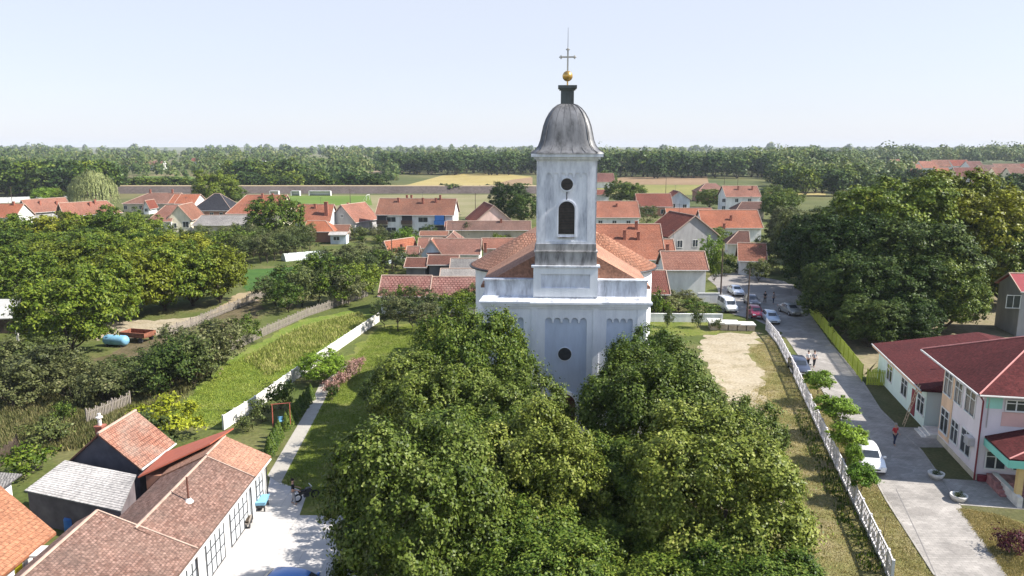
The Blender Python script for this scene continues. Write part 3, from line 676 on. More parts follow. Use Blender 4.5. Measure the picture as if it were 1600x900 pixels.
# ------------------------------------------------------------------ houses
def add_window(parent, side, s, z, w, h, L, W, frame=FRAMEW, pane=GLASS, name="window"):
    """a window on one wall of a house whose ridge runs along local x"""
    m = MB(); t = .07
    m.box(-w / 2 - t, w / 2 + t, -.05, 0, h - .001, h + t); m.box(-w / 2 - t - .03, w / 2 + t + .03, -.09, 0, -t, 0); m.box(-w / 2 - t, -w / 2, -.05, 0, 0, h); m.box(w / 2, w / 2 + t, -.05, 0, 0, h)
    if w > .7: m.box(-.03, .03, -.045, 0, 0, h)
    o = m.build(name, frame, parent)
    p = MB(); p.box(-w / 2, w / 2, -.02, 0, 0, h); p.build("pane", pane, o)
    loc = {'front': ((s, -W / 2, z), 0), 'back': ((s, W / 2, z), math.pi), 'right': ((L / 2, s, z), math.pi / 2), 'left': ((-L / 2, -s, z), -math.pi / 2)}[side]
    o.location = (Vector(loc[0]) + Matrix.Rotation(loc[1], 3, 'Z') @ Vector((0, -.003, 0))); o.rotation_euler = (0, 0, loc[1])
    return o
def house(label, cx, cy, rot, L, W, he, zr, wall, roof, hip=(0, 0), oh=.45, win=(), chim=(), name='house', cat='house', group=None, verge=True, gable_mat=None, gut=True):
    t = thing(name, label, cat, (cx, cy, 0), rot, group)
    w = MB(); sl_ = (zr - he) / (W / 2); zt = zr - .02
    x0, x1, y = -L / 2, L / 2, W / 2
    h0, h1 = hip[0] * W / 2, hip[1] * W / 2
    w.poly([(x0, -y, 0), (x1, -y, 0), (x1, -y, he), (x0, -y, he)]); w.poly([(x1, y, 0), (x0, y, 0), (x0, y, he), (x1, y, he)])
    for x, h in ((x0, hip[0]), (x1, hip[1])):
        if h: w.poly([(x, -y, 0), (x, y, 0), (x, y, he), (x, -y, he)])
        else: w.poly([(x, -y, 0), (x, y, 0), (x, y, he), (x, 0, zt), (x, -y, he)])
    w.build("wall", wall, t)
    ze = he - oh * sl_ + .14; zz = zr + .14
    e0, e1 = x0 - (oh * .8), x1 + (oh * .8); ye = y + oh
    r0, r1 = (e0 + h0 + (oh * .9 if h0 else 0), e1 - h1 - (oh * .9 if h1 else 0))
    Ls = math.hypot(ye, zz - ze); r = MB(); th = .13
    def both(pts, uv):
        r.poly(pts, uv); r.poly([(a, b, c - th) for a, b, c in pts][::-1])
    both([(e0, -ye, ze), (e1, -ye, ze), (r1, 0, zz), (r0, 0, zz)], [(e0, 0), (e1, 0), (r1, Ls), (r0, Ls)])
    both([(e1, ye, ze), (e0, ye, ze), (r0, 0, zz), (r1, 0, zz)], [(e1, 0), (e0, 0), (r0, Ls), (r1, Ls)])
    for e, q, h in ((e0, r0, h0), (e1, r1, h1)):
        if h:
            pts = [(e, ye, ze), (e, -ye, ze), (q, 0, zz)]; Lh = math.hypot(abs(e - q), zz - ze)
            both(pts if e < 0 else [pts[1], pts[0], pts[2]], [(-ye, 0), (ye, 0), (0, Lh)])
            r.poly([(e, -ye, ze), (e, ye, ze), (e, ye, ze - th), (e, -ye, ze - th)])
        else:
            for s in (-1, 1): r.poly([(e, s * ye, ze), (e, 0, zz), (e, 0, zz - th), (e, s * ye, ze - th)])
    for s in (-1, 1): r.poly([(e0, s * ye, ze), (e1, s * ye, ze), (e1, s * ye, ze - th), (e0, s * ye, ze - th)])
    ro_ = r.build("roof", roof, t)
    c = MB(); c.tube([(r0, 0, zz + .02), (r1, 0, zz + .02)], .10, 6)
    for e, q, h in ((e0, r0, h0), (e1, r1, h1)):
        for s in (-1, 1):
            if h: c.tube([(e, s * ye, ze + .02), (q, 0, zz + .02)], .08, 5)
            elif verge: c.bar((e, s * ye, ze + .0), (e, 0, zz + .0), .1, .2)
    c.build("ridge_cap", RIDGE, ro_)
    for k in chim:
        s, tt, hh = k[:3]; b = MB(); sz = k[3] if len(k) > 3 else .25
        zb = zz - abs(tt) * (zz - ze) / ye
        b.box(s - sz, s + sz, tt - sz, tt + sz, zb - .3, zb + hh); b.box(s - sz - .06, s + sz + .06, tt - sz - .06, tt + sz + .06, zb + hh, zb + hh + .1)
        b.build("chimney", BRICK, ro_)
    if gut:
        for s in (-1,):
            b = MB(); b.tube([(e0, s * (ye + .06), ze - .08), (e1, s * (ye + .06), ze - .08)], .07, 5); b.build("gutter", GUT, t)
    for q in win: add_window(t, *q[:5], L, W, **(q[5] if len(q) > 5 else {}))
    return t
def side_house(label, pL, pR, pE, pRidge, he, wall, roof, pitch=35, rot=0, **k):
    """house seen along its eave; the pixel columns and rows only give its place and size"""
    D = DFOR(pE, he); tE = math.tan(R(pitch)); _, dy, dz = ray(800, pRidge); t = -dz / dy
    w = (HC - D * t - he) / (tE + t); w = max(2.0, min(8, w)); zr = HC - (D + w) * t
    x0, x1 = XAT(pL, pE, D), XAT(pR, pE, D); oh = .45
    return house(label, (x0 + x1) / 2, D + w, rot, abs(x1 - x0) - .7, 2 * w - 2 * oh * .9, he, zr, wall, roof, oh=oh, **k)
def gable_house(label, pL, pR, pE, pApex, he, length, wall, roof, turn=0, **k):
    D = DFOR(pE, he); x0, x1 = XAT(pL, pE, D), XAT(pR, pE, D); W = abs(x1 - x0) - .8; zr = ZAT(pApex, D)
    ax = Vector((math.sin(R(turn)), math.cos(R(turn)))); c = Vector(((x0 + x1) / 2, D)) + ax * (length / 2)
    return house(label, c.x, c.y, math.pi / 2 - R(turn), length, W, he, zr, wall, roof, **k)
W2 = [('front', -.25, 1.0)]
def wins(n, L, z, w=1.1, h=1.2, side='front', off=0):
    return [(side, (i - (n - 1) / 2) * L / n + off, z, w, h) for i in range(n)]

# left, far to near   (gable seen from the front = local 'left' wall when the ridge points away)
side_house("orange roofed white house cut off by the left edge of the picture", -40, 24, 339, 319, 3.0, WHITE, ORANGE, win=wins(3, 14, 1), chim=[(3, -.4, .9)])
gable_house("house with grey gable and dark attic opening, second from the left edge", 22, 52, 330, 313, 3.4, 13, GREYW, ORANGE, 28, win=[('left', 0, 3.6, 1.6, 1.0)], chim=[(-2, -1.2, 1.0), (3, -1.5, 1.0)])
gable_house("red roofed house with dark timber gable, just left of the weeping willow", 78, 112, 335, 318, 3.2, 16, WOODD, ORANGE, 40, chim=[(0, -1, 1.1), (1.6, -.6, 1.1)], hip=(0, 1))
side_house("long low house under a dull pink hipped roof, left of the slate roof", 190, 272, 318, 302, 3.0, BEIGE, DULLT, hip=(1, 0), pitch=25, win=wins(4, 22, 1), chim=[(-2, 0, 1.2), (6, 0, 1.2)])
side_house("low pink roofed house joined to the dull pink hipped one", 262, 304, 318, 304, 3.0, LILAC, ORANGE, pitch=25, win=wins(2, 9, 1))
gable_house("tiny gabled porch in front of the dull pink hipped roof", 222, 234, 323, 314, 2.6, 6, WHITE, REDT, 0, cat='porch', name='porch', win=[('left', 0, 1, 1, 1)])
side_house("orange roofed wing with a chimneyless ridge joined to the cream gabled house", 228, 268, 345, 321, 3.2, WHITE, ORANGE, hip=(.6, 0))
gable_house("cream gabled house with two windows beside the walnut grove", 261, 299, 342, 322, 3.6, 12, CREAM, DULLT, -6, win=[('left', -1.5, 1.2, 1.3, 1.2), ('left', 1.6, 1.2, 1.5, 1.6)])
side_house("brick house under a dark slate blue pyramid roof", 297, 362, 328, 303, 3.2, BRICKW, GREYT, hip=(.95, .95), pitch=38, win=wins(5, 15, .9, 1.0, 1.4))
side_house("large orange roofed house left of the round walnut tree", 352, 440, 333, 305, 4.2, CREAM, ORANGE, hip=(.6, 0), chim=[(1, -1, 1.1), (4, -1, 1.1)], win=wins(3, 12, 1.3))
side_house("long grey felt roofed shed behind the orchard", 299, 386, 352, 337, 2.6, BEIGE, CORR2, pitch=15, cat='shed', name='shed')
side_house("orange roofed house with a tall brick chimney behind the round tree", 458, 516, 345, 320, 4.0, WHITE, ORANGE, chim=[(-3, -1.2, 1.0), (0, -1.2, 1.0), (3.4, -3.2, 3.2, .45)])
side_house("low bright orange hipped roof in front of the tall chimney house", 474, 522, 361, 346, 2.8, BRICKW, ORANGE2, hip=(0, .8), pitch=30)
gable_house("grey gabled house with one small attic window and orange roof", 509, 560, 345, 321, 3.4, 11, GREYW, ORANGE, 22, win=[('left', 0, 4.3, .8, .8), ('front', 2, 1.2, 1.2, 1.3)], chim=[(-1, 1, 1.2)])
side_house("small pink roofed outhouse beside the grey gabled house", 517, 545, 362, 352, 2.3, BEIGE, DULLT, pitch=30, cat='shed', name='shed')
ap = side_house("two storey apartment house with dull red roof and blue balcony", 587, 712, 335, 311, 5.6, WHITE, DULLT, pitch=33, rot=R(-4), win=[('front', -6.2, 3.6, 2.4, 1.2), ('front', 2.2, 3.6, 2.4, 1.2), ('front', -6.2, .9, 2.4, 1.2), ('front', 2.2, .9, 2.4, 1.2)], chim=[(-5, -1.2, 1.0), (-3, .3, 1.0), (-1.8, .3, 1.0), (1.6, -1.6, 1.3), (5, -1.2, 1.0), (6, -.2, 1.0)])
Wap = 0
for ch_ in ap.children:
    if ch_.name.startswith('wall'): Wap = max(v.co.y for v in ch_.data.vertices); Lap = max(v.co.x for v in ch_.data.vertices)
for i, (x, m_) in enumerate(((-Lap + 1.5, WOODD), (-2.0, WOODD), (6.6, BLUEP))):
    for z in (.4, 3.1):
        mm = BLUEP if (i == 2 and z > 3) else WOODD
        b = MB(); b.box(x - 1.35, x + 1.35, -Wap - .02, -Wap - .002, z, z + 2.3); bb = b.build("balcony", METD, ap)
        b = MB(); b.box(x - 1.4, x + 1.4, -Wap - .9, -Wap - .84, z, z + .95); b.box(x - 1.4, x + 1.4, -Wap - .9, -Wap, z - .12, z); b.box(x - 1.4, x - 1.34, -Wap - .9, -Wap, z, z + .95); b.box(x + 1.34, x + 1.4, -Wap - .9, -Wap, z, z + .95); b.build("balcony_rail", mm, bb)
        if i == 2 and z > 3:
            b = MB(); b.box(x - 1.2, x + 1.2, -Wap - .6, -Wap - .56, z + 1, z + 2.3); b.build("awning", BLUEP, bb)
gable_house("pink gabled house beside the church, right of the apartment house", 739, 804, 347, 322, 3.2, 14, PINKW, REDT, -12, win=[])
side_house("long low beige house with dull roof left of the church tower", 697, 830, 359, 346, 2.9, BEIGE, DULLT, pitch=28, chim=[(3, -.5, .8)])
side_house("small striped red roof beside the blue balcony", 694, 727, 358, 347, 2.6, BEIGE, REDT, pitch=30)
side_house("garage with low brown roof in front of the apartment house", 655, 700, 368, 362, 2.2, BRICKW, DULLT, pitch=20, cat='garage', name='garage')
gable_house("small house with blue gable and orange roof at the garden edge", 592, 612, 391, 378, 2.7, 8, BLUEW, ORANGE, 35, chim=[(0, -.9, .7)])
side_house("low orange roofed lean-to with brown opening beside the small blue gabled house", 634, 655, 397, 386, 2.2, WHITE, ORANGE, pitch=30, cat='shed', name='shed', win=[('front', 0, .6, 1.6, 1.0)])
side_house("pale orange roof half hidden by the big blue grey gable", 652, 690, 386, 373, 2.8, BEIGE, ORANGE, pitch=32)
side_house("long orange roofed house with white end gable left of the church", 668, 752, 396, 374, 3.0, WHITE, ORANGE, pitch=34, rot=R(-3), chim=[(6.0, -2.6, 1.5)])
gable_house("blue grey gable end standing in front of the long orange roof", 655, 693, 397, 376, 2.8, 3.0, BLUEW, ORANGE, 0)
side_house("orange roofed house with dark porch touching the church apse", 752, 838, 387, 373, 2.9, PINKW, ORANGE, pitch=30, win=wins(2, 9, .9, 1.4, 1.1))
gable_house("pale pyramid roof peeking over the long orange roof", 690, 722, 377, 366, 3.2, 7, PINKW, ORANGE, 0, hip=(.9, .9))
side_house("dark red roofed shed nearest the bushes left of the church", 632, 668, 417, 404, 2.2, DARKW, BROWNT, pitch=22, cat='shed', name='shed', rot=R(-3))
side_house("dark red roofed shed adjoining the corrugated roofs", 667, 716, 413, 400, 2.6, DARKW, BROWNT, pitch=22, cat='shed', name='shed')
side_house("corrugated grey shed behind the striped red roofs", 702, 746, 422, 405, 2.4, DARKW, CORR2, pitch=22, cat='shed', name='shed')
side_house("near corrugated grey shed touching the striped red roof", 686, 750, 438, 421, 2.5, DARKW, CORR2, pitch=22, cat='shed', name='shed')
side_house("low white wooden hut with a small blue window in the orchard", 513, 542, 367, 363, 2.3, BLUEW, CORR, pitch=12, cat='hut', name='hut', win=[('front', -.4, 1.0, 1.4, .8)])
side_house("left half of the long outbuilding under a striped red roof", 591, 672, 461, 432, 2.8, WHITE, STRIPET, pitch=32, rot=R(-1.5), cat='outbuilding', name='outbuilding')
side_house("right half of the long outbuilding under a striped red roof", 671, 750, 463, 434, 2.6, WHITE, STRIPET, pitch=32, cat='outbuilding', name='outbuilding', rot=R(0))
# right of the tower
side_house("far red roof above the round trees right of the tower", 925, 961, 284, 271, 3.5, WHITE, REDT, pitch=30)
side_house("low red roof just right of the tower cornice", 915, 953, 304, 297, 3.0, WHITE, REDT, pitch=25)
side_house("orange roofed white house right beside the tower shaft", 920, 1001, 339, 315, 3.2, WHITE, ORANGE, pitch=33, win=wins(3, 12, .9), chim=[(1, -2, .8)])
side_house("wide orange roof with three chimneys right of the tower", 905, 1042, 404, 351, 3.4, WHITE, ORANGE, pitch=36, rot=R(-1), chim=[(3.2, -1.0, 1.3), (.8, -3.1, 1.5), (3.3, -3.2, 1.3), (8.2, -5.6, 1.2)])
side_house("dark red roofed house with two dormers", 996, 1052, 322, 303, 3.4, BRICKW, REDT, pitch=36, win=[('front', -2, .8, 2.4, 1.6), ('front', 3, .8, 2, 1.5)], chim=[])
gable_house("blue white gable with a dark red roof joined to the dormer house", 1042, 1080, 312, 300, 5.2, 9, BLUEW, REDT, 0, win=[('left', -2, 2.2, 1.5, 1.6), ('left', 2, 2.2, 1.3, 1.4)])
side_house("orange hip roofed house at the edge of the field", 1090, 1140, 300, 287, 4.0, BRICKW, ORANGE, hip=(.8, .8), pitch=30)
side_house("white two storey house with pink orange roof at the wood's edge", 1134, 1190, 307, 291, 5.6, WHITE, ORANGE, pitch=30, win=wins(4, 18, 1.0) + wins(4, 18, 3.6), chim=[(-1, -2, 1.2), (4, -2, 1.2)])
side_house("dull brown roof below the white two storey house", 1150, 1196, 328, 316, 3.0, BEIGE, BROWNT, hip=(.7, 0), pitch=28)
side_house("left orange roof of the long white house", 1044, 1118, 345, 326, 4.4, WHITE, ORANGE, pitch=32)
side_house("right orange roof of the long white house with one chimney", 1098, 1193, 355, 329, 3.6, WHITE, ORANGE, pitch=34, chim=[(0, -3, 1.1), (-2.2, -5.3, 1.0)], win=[('front', 2, 1.0, 2.4, 1.1)])
gable_house("grey plastered gable house with three dark windows and red roof", 1040, 1128, 368, 338, 5.2, 11, GREYW, REDT, -14, win=[('left', -3.0, 2.9, 1.1, 1.4), ('left', 0.4, 2.9, 1.1, 1.4), ('left', 3.6, 2.9, 1.3, 1.4), ('left', .6, .6, 1.4, 1.0)])
side_house("low orange roof at the foot of the grey gable house", 1037, 1108, 420, 394, 4.3, WHITE, ORANGE, pitch=33, win=[])
side_house("narrow orange roof stepping down beside the church yard", 1008, 1048, 458, 424, 3.0, WOODD, REDT, pitch=32, win=[])
side_house("small orange roof tucked between the grey gable and wide roof", 1036, 1056, 392, 375, 3.6, GREYW, ORANGE, pitch=33)
side_house("brown roofed house with white columned porch", 1140, 1176, 380, 362, 2.8, WHITE, BROWNT, hip=(.8, 0), rot=R(-10), pitch=32)
side_house("white house with orange roof left of the dark trees", 1160, 1204, 406, 381, 2.9, WHITE, ORANGE, pitch=38, rot=R(-12), win=[('front', 1, .9, 1.2, 1.2)])
for (px, py, sz) in ((1014, 341, 1), (1090, 470, 0)): pass
aer = None
for o in [q for q in COL.objects if q.name.startswith('house') and q.type == 'EMPTY'][::3]:
    rf_ = next((c for c in o.children if c.name.startswith('roof')), None)
    if rf_ is None: continue
    zt_ = max(v.co.z for v in rf_.data.vertices)
    if aer is None:
        m = MB(); m.tube([(0, 0, -.3), (0, 0, 1.9)], .03, 4); m.bar((-.6, 0, 1.7), (.6, 0, 1.7), .03)
        for k in range(5): m.bar((-.5 + .25 * k, -.3, 1.7), (-.5 + .25 * k, .3, 1.7), .02)
        aer = m.mesh("aerial", METD)
    link("aerial", aer, rf_, (1.2, .1, zt_), 1.0)
# far hamlets
random.seed(21)
hs = [("beyond the trees at the upper left", [(206, 251, 26, 258), (228, 252, 24, 258), (240, 250, 14, 256)]),
      ("on the skyline left of the pitch", [(298, 247, 26, 252), (322, 246, 16, 252), (338, 245, 22, 249), (392, 245, 22, 250)]),
      ("far hamlet at the upper right", [(1395, 249, 18, 257), (1393, 256, 22, 262), (1418, 257, 24, 264), (1440, 252, 28, 262), (1462, 250, 26, 260), (1488, 250, 30, 259), (1515, 252, 24, 262), (1468, 262, 22, 275), (1500, 262, 44, 276), (1535, 258, 24, 268), (1556, 256, 40, 262), (1560, 262, 26, 276), (1585, 262, 24, 278), (1522, 274, 22, 284), (1425, 264, 20, 276), (1590, 256, 22, 262)]),
      ("beside the far stubble field", [(552, 238, 16, 241)])]
ords = ["first", "second", "third", "fourth", "fifth", "sixth", "seventh", "eighth", "ninth", "tenth", "eleventh", "twelfth", "thirteenth", "fourteenth", "fifteenth", "sixteenth"]
for where, lst in hs:
    for i, (px, pr_, w, pe) in enumerate(sorted(lst)):
        side_house(f"tiny red roofed house {where}, {ords[i]} from the left", px, px + w, pe, pr_, 5.0, random.choice([WHITE, CREAM, WHITE]), random.choice([ORANGE, REDT, ORANGE, DULLT]), pitch=35, rot=R(random.uniform(-10, 10)), gut=False, win=wins(2, 8, 1.2), group=None)

# ------------------------------------------------------------------ kindergarten on the right
kg = thing("kindergarten", "two storey pastel kindergarten under red shingle roofs along the road", "building", (32.4, 49.5, 0), R(-11.2))
w = MB(); w.box(0, 16, 0, 7.4, 0, 6.3); w.box(1.2, 16, 7.4, 10.8, 0, 6.29); w.build("wall", LILAC, kg)
w = MB(); w.box(-.3, 15, 9.9, 24, 0, 3.35); w.build("low_wing_wall", MINT, kg)
w = MB(); w.box(-.04, 0, 5.2, 7.4, .6, 6.28); w.box(0, 1.2, 7.4, 7.42, .6, 6.28); w.build("peach_bay", PEACH, kg)
w = MB(); w.box(1.16, 1.2, 7.43, 9.88, .1, 6.28); w.build("rose_bay", ROSE, kg)
w = MB(); w.box(.15, 1.15, -.03, 0, 5.3, 6.28); w.build("mint_panel", plain("paint_mint", (.34, .66, .56, 1), .8, .06), kg)
w = MB(); w.box(1.2, 12, -.03, 0, 4.1, 5.1); w.box(1.2, 16, -.03, 0, 6.12, 6.28); w.build("pink_panel", plain("paint_pink", (.66, .42, .38, 1), .8, .06), kg)
w = MB(); w.box(-.06, 16, -.06, 7.46, 0, .45); w.build("plinth", BEIGE, kg); w = MB(); w.box(.1, 1.0, -.3, -.065, 0, .5); w.build("step_block", MAROON, kg)
def slab_roof(name, quads, parent, mat=SHINGLE, th=.16, fascia=None):
    m = MB(); fm = MB()
    for pts in quads:
        n = (Vector(pts[1]) - Vector(pts[0])).cross(Vector(pts[2]) - Vector(pts[0])).normalized()
        if n.z < 0: pts = pts[::-1]; n = -n
        e = Vector(pts[1]) - Vector(pts[0]); e.normalize(); f = n.cross(e)
        m.poly(pts, [((Vector(p) - Vector(pts[0])).dot(e), (Vector(p) - Vector(pts[0])).dot(f)) for p in pts])
        m.poly([(a, b, c - th) for a, b, c in pts][::-1])
        for p, q in zip(pts, pts[1:] + pts[:1]):
            (fm if fascia else m).poly([p, (p[0], p[1], p[2] - th), (q[0], q[1], q[2] - th), q])
    o = m.build(name, mat, parent)
    if fascia: fm.build("fascia", fascia, o)
    return o
e0, e1, v0, v1, ze, zr_ = -.55, 16.5, -.55, 11.35, 6.42, 9.4
vm = (v0 + v1) / 2; hl = vm - v0
hr = slab_roof("roof", [[(e0, v0, ze), (e1, v0, ze), (e1 - hl, vm, zr_), (e0 + hl, vm, zr_)], [(e0, v0, ze), (e0 + hl, vm, zr_), (e0, v1, ze)], [(e0, v1, ze), (e0 + hl, vm, zr_), (e1 - hl, vm, zr_), (e1, v1, ze)], [(e1, v0, ze), (e1, v1, ze), (e1 - hl, vm, zr_)]], kg)
LR = plain("ridge_red_light", (.50, .22, .20, 1), .8, .15)
c = MB(); c.tube([(e0, v0, ze + .02), (e0 + hl, vm, zr_ + .02)], .06, 5); c.tube([(e0, v1, ze + .02), (e0 + hl, vm, zr_ + .02), (e1 - hl, vm, zr_ + .02)], .06, 5); c.build("ridge_cap", LR, hr)
c = MB(); c.tube([(e0 - .07, v0, ze - .08), (e0 - .07, v1, ze - .08)], .075, 6); c.build("gutter", GUT, hr)
c = MB(); c.tube([(e0, v0 - .07, ze - .08), (e1, v0 - .07, ze - .08)], .075, 6); c.build("gutter", GUT, hr)
c = MB(); c.tube([(-.45, -.5, ze - .15), (-.08, -.1, ze - .6), (-.08, -.1, 0)], .06, 6); c.build("drainpipe", MAROON, kg)
c = MB(); c.tube([(.3, -.06, ze - .2), (.3, -.06, 3.9)], .03, 5); c.build("drainpipe", METL, kg)
lz, lr = 3.45, 5.1
slab_roof("low_wing_roof", [[(-.85, 9.5, lz), (-.85, 24.5, lz), (8.6, 24.5, lr), (8.6, 12.5, lr)], [(-.85, 9.5, lz), (8.6, 12.5, lr), (16, 12.5, lr), (16, 9.5, lz)], [(8.6, 12.5, lr), (8.6, 24.5, lr), (16.5, 24.5, lz + .2), (16.5, 12.5, lz + .2)]], kg)
c = MB(); c.box(-.87, -.83, 9.5, 24.5, lz - .32, lz - .16); c.build("fascia_board", plain("fascia_peach", (.66, .42, .26, 1), .7, .1), kg)
c = MB(); c.tube([(-.93, 9.5, lz - .06), (-.93, 24.5, lz - .06)], .065, 6); c.build("gutter", GUT, kg)
c = MB(); c.tube([(2.6, 14.5, 3.9), (2.6, 14.5, 4.9)], .06, 6); c.box(2.45, 2.75, 14.4, 14.6, 4.9, 4.96); c.build("vent_pipe", METD, kg)
def kwin(u, v, z, w, h, face='left', u0=0.0):
    m = MB(); t = .08
    m.box(-w / 2 - t, w / 2 + t, -.06, 0, h, h + t); m.box(-w / 2 - t, w / 2 + t, -.10, 0, -t, 0); m.box(-w / 2 - t, -w / 2, -.06, 0, 0, h); m.box(w / 2, w / 2 + t, -.06, 0, 0, h)
    m.box(-.04, .04, -.055, 0, 0, h); m.box(-w / 2, -.04, -.05, 0, h * .68, h * .68 + .06); m.box(.04, w / 2, -.05, 0, h * .68, h * .68 + .06)
    o = m.build("window", FRAMEW, kg); p = MB(); p.box(-w / 2, w / 2, -.02, 0, 0, h); p.build("pane", GLASS, o)
    if face == 'left': o.location = (u - .003, v, z); o.rotation_euler = (0, 0, -math.pi / 2)
    else: o.location = (u, v - .033, z)
for v, w_, h in ((2.1, 1.7, 1.7), (4.3, 1.3, 1.6), (6.3, 1.5, 1.8)):
    for z in (1.1, 4.15): kwin(-.04 if v > 5 else 0, v, z, w_, h)
kwin(1.16, 8.6, 4.0, 1.3, 1.8)
for v in (11.0, 15.5, 20): kwin(-.3, v, 1.0, 1.6, 1.5)
for u in (2.0, 3.7, 5.4, 7.1, 8.8): kwin(u, 0, 5.25, 1.2, .7, 'front')
for u in (1.15, 2.9, 5.0): kwin(u, 0, 1.0, 1.2, 1.2, 'front')
d = MB(); d.box(-.36, -.3, 12.3, 13.3, .2, 2.4); d.build("door", MAROON, kg)
d = MB(); d.box(1.10, 1.155, 7.9, 9.2, .3, 2.5); d.build("door", MAROON, kg)
ac_ = MB(); ac_.box(-.42, 0, .7, 1.5, 2.2, 2.8); ac_.build("air_conditioner", METL, kg)
# canopy over the entrance
cz = 3.25
cp = slab_roof("canopy_roof", [[(.3, -.02, cz + .05), (.3, -3.9, cz), (3.6, -2.2, cz + .95), (3.6, -.02, cz + 1.0)], [(.3, -3.9, cz), (9, -3.9, cz), (6.5, -2.2, cz + .95), (3.6, -2.2, cz + .95)], [(3.6, -.02, cz + 1.0), (3.6, -2.2, cz + .95), (6.5, -2.2, cz + .95), (6.5, -.02, cz + 1.0)], [(9, -3.9, cz), (9, -.02, cz), (6.5, -.02, cz + 1.0), (6.5, -2.2, cz + .95)]], kg, th=.1)
f = MB(); f.box(.28, .34, -3.9, -.02, cz - .62, cz - .11); f.box(.34, 9, -3.92, -3.86, cz - .62, cz - .11); f.box(.36, 8.9, -3.84, -.02, cz - .6, cz - .55); f.build("canopy_fascia", TEAL, cp)
c = MB(); c.tube([(.3, -3.9, cz + .02), (3.6, -2.2, cz + .97)], .05, 5); c.build("ridge_cap", LR, cp)
for u in (1.25, 7.5):
    p = MB(); p.box(u - .18, u + .18, -3.6, -3.25, 0, cz - .6); p.build("post", plain("paint_ochre", (.62, .44, .20, 1), .7, .1), kg)
st = MB()
for i in range(4): st.box(.6 + .02 * i, 8, -2.6 + .35 * i, -.1, .001 + .16 * i, .16 * (i + 1))
st.build("entrance_step", plain("step_tiles_red", (.36, .17, .16, 1), .7, .4, 2.5), kg)
st = MB()
for i in range(3): st.box(-1.1 + .3 * i, 1.15, 7.6, 9.6, .001 + .13 * i, .13 * (i + 1))
st.build("side_step", STONEW, kg)
w = MB(); w.box(1.0, 1.3, -4.1, -.1, .0, .75); w.build("step_wall", STONEW, kg)

def loc_k(u, v, z=0):
    a = R(-11.2); return (32.4 + u * math.cos(a) - v * math.sin(a), 49.5 + u * math.sin(a) + v * math.cos(a), z)
# ladder leaning against the low wing's eave
ld = MB()
for s in (-.22, .22): ld.bar((s, 0, 0), (s, .0, 3.75), .06, .04)
for i in range(11): ld.bar((-.22, 0, .3 + i * .32), (.22, 0, .3 + i * .32), .035)
lo = ld.build("ladder", plain("ladder_wood", (.48, .36, .24, 1), .8, .2)); tag(lo, "wooden ladder leaning against the eave of the low wing", "ladder")
lo.location = loc_k(-1.75, 10.2, .03); lo.rotation_euler = (R(0), R(14.5), R(-11.2))
lo.rotation_euler = (Matrix.Rotation(R(-11.2), 4, 'Z') @ Matrix.Rotation(R(14), 4, 'Y') @ Matrix.Rotation(R(90), 4, 'Z')).to_euler()
for i, (p, lab) in enumerate((((1497, 783), "round stone planter on the entrance path near the canopy"), ((1462, 748), "round stone planter at the corner of the shaded lawn"))):
    x, y = G(*p); t = thing("planter", lab, "planter", (x, y, .04))
    b = MB(); b.lathe([(.001, 0), (.35, 0), (.5, .25), (.55, .42), (.46, .42), (.42, .34), (.001, .34)], 16); b.build("bowl", STONEW, t, merge=True)
    link("plant", PROTO['shrub'][0][0], t, (0, 0, .25)).scale = (.4, .4, .3)
# house at the right edge
eh = side_house("grey house with a bright red metal roof at the right edge", 1606, 1740, 456, 430, 5.8, GREYW, plain("metal_roof_red", (.24, .03, .035, 1), .5, .1), pitch=25, rot=R(-8), win=[('front', -5.6, 3.6, 1.5, 1.5), ('front', -2, 3.6, 1.5, 1.5)])

# ------------------------------------------------------------------ garages by the courtyard
gx = -16.35
gm = thing("garage_row", "long row of white garages under an old mossy tile roof by the courtyard", "garage", (0, 0, 0))
ROT_ = 0
def roof_pair(name, parent, mat, y0, y1, xe, xr, ze, zr, xb, zb, th=.14, cap=True):
    Lr = math.hypot(xe - xr, zr - ze); Lb = math.hypot(xr - xb, zr - zb); m = MB()
    for pts, L in (([(xe, y0, ze), (xe, y1, ze), (xr, y1, zr), (xr, y0, zr)], Lr), ([(xb, y1, zb), (xb, y0, zb), (xr, y0, zr), (xr, y1, zr)], Lb)):
        m.poly(pts, [(pts[0][1], 0), (pts[1][1], 0), (pts[2][1], L), (pts[3][1], L)]); m.poly([(a, b, c - th) for a, b, c in pts][::-1])
        m.poly([pts[0], pts[1], (pts[1][0], pts[1][1], pts[1][2] - th), (pts[0][0], pts[0][1], pts[0][2] - th)])
        for a, b in ((pts[1], pts[2]), (pts[3], pts[0])): m.poly([a, b, (b[0], b[1], b[2] - th), (a[0], a[1], a[2] - th)])
    o = m.build(name, mat, parent)
    if cap:
        c = MB(); c.tube([(xr, y0, zr + .0), (xr, y1, zr + .0)], .08, 6); c.build("ridge_cap", RIDGE, o)
    return o
roof_pair("roof", gm, OLDT, 35.0, 43.9, -16.0, -18.9, 2.78, 4.15, -21.8, 2.78)
c = MB(); c.bar((-16.0, 43.9, 2.82), (-18.9, 43.9, 4.19), .08, .08); c.build("verge_cap", RIDGE, gm)
w = MB(); w.box(-21.5, gx, 28, 46.6, 0, 2.6); w.poly([(-21.5, 46.6, 2.6), (gx, 46.6, 2.6), (-18.9, 46.6, 3.98)]); w.poly([(-21.5, 35.2, 2.6), (gx, 35.2, 2.6), (-18.9, 35.2, 3.98)]); w.build("wall", WHITE, gm)
GDO = plain("garage_door_grey", (.52, .55, .58, 1), .6, .12, 2)
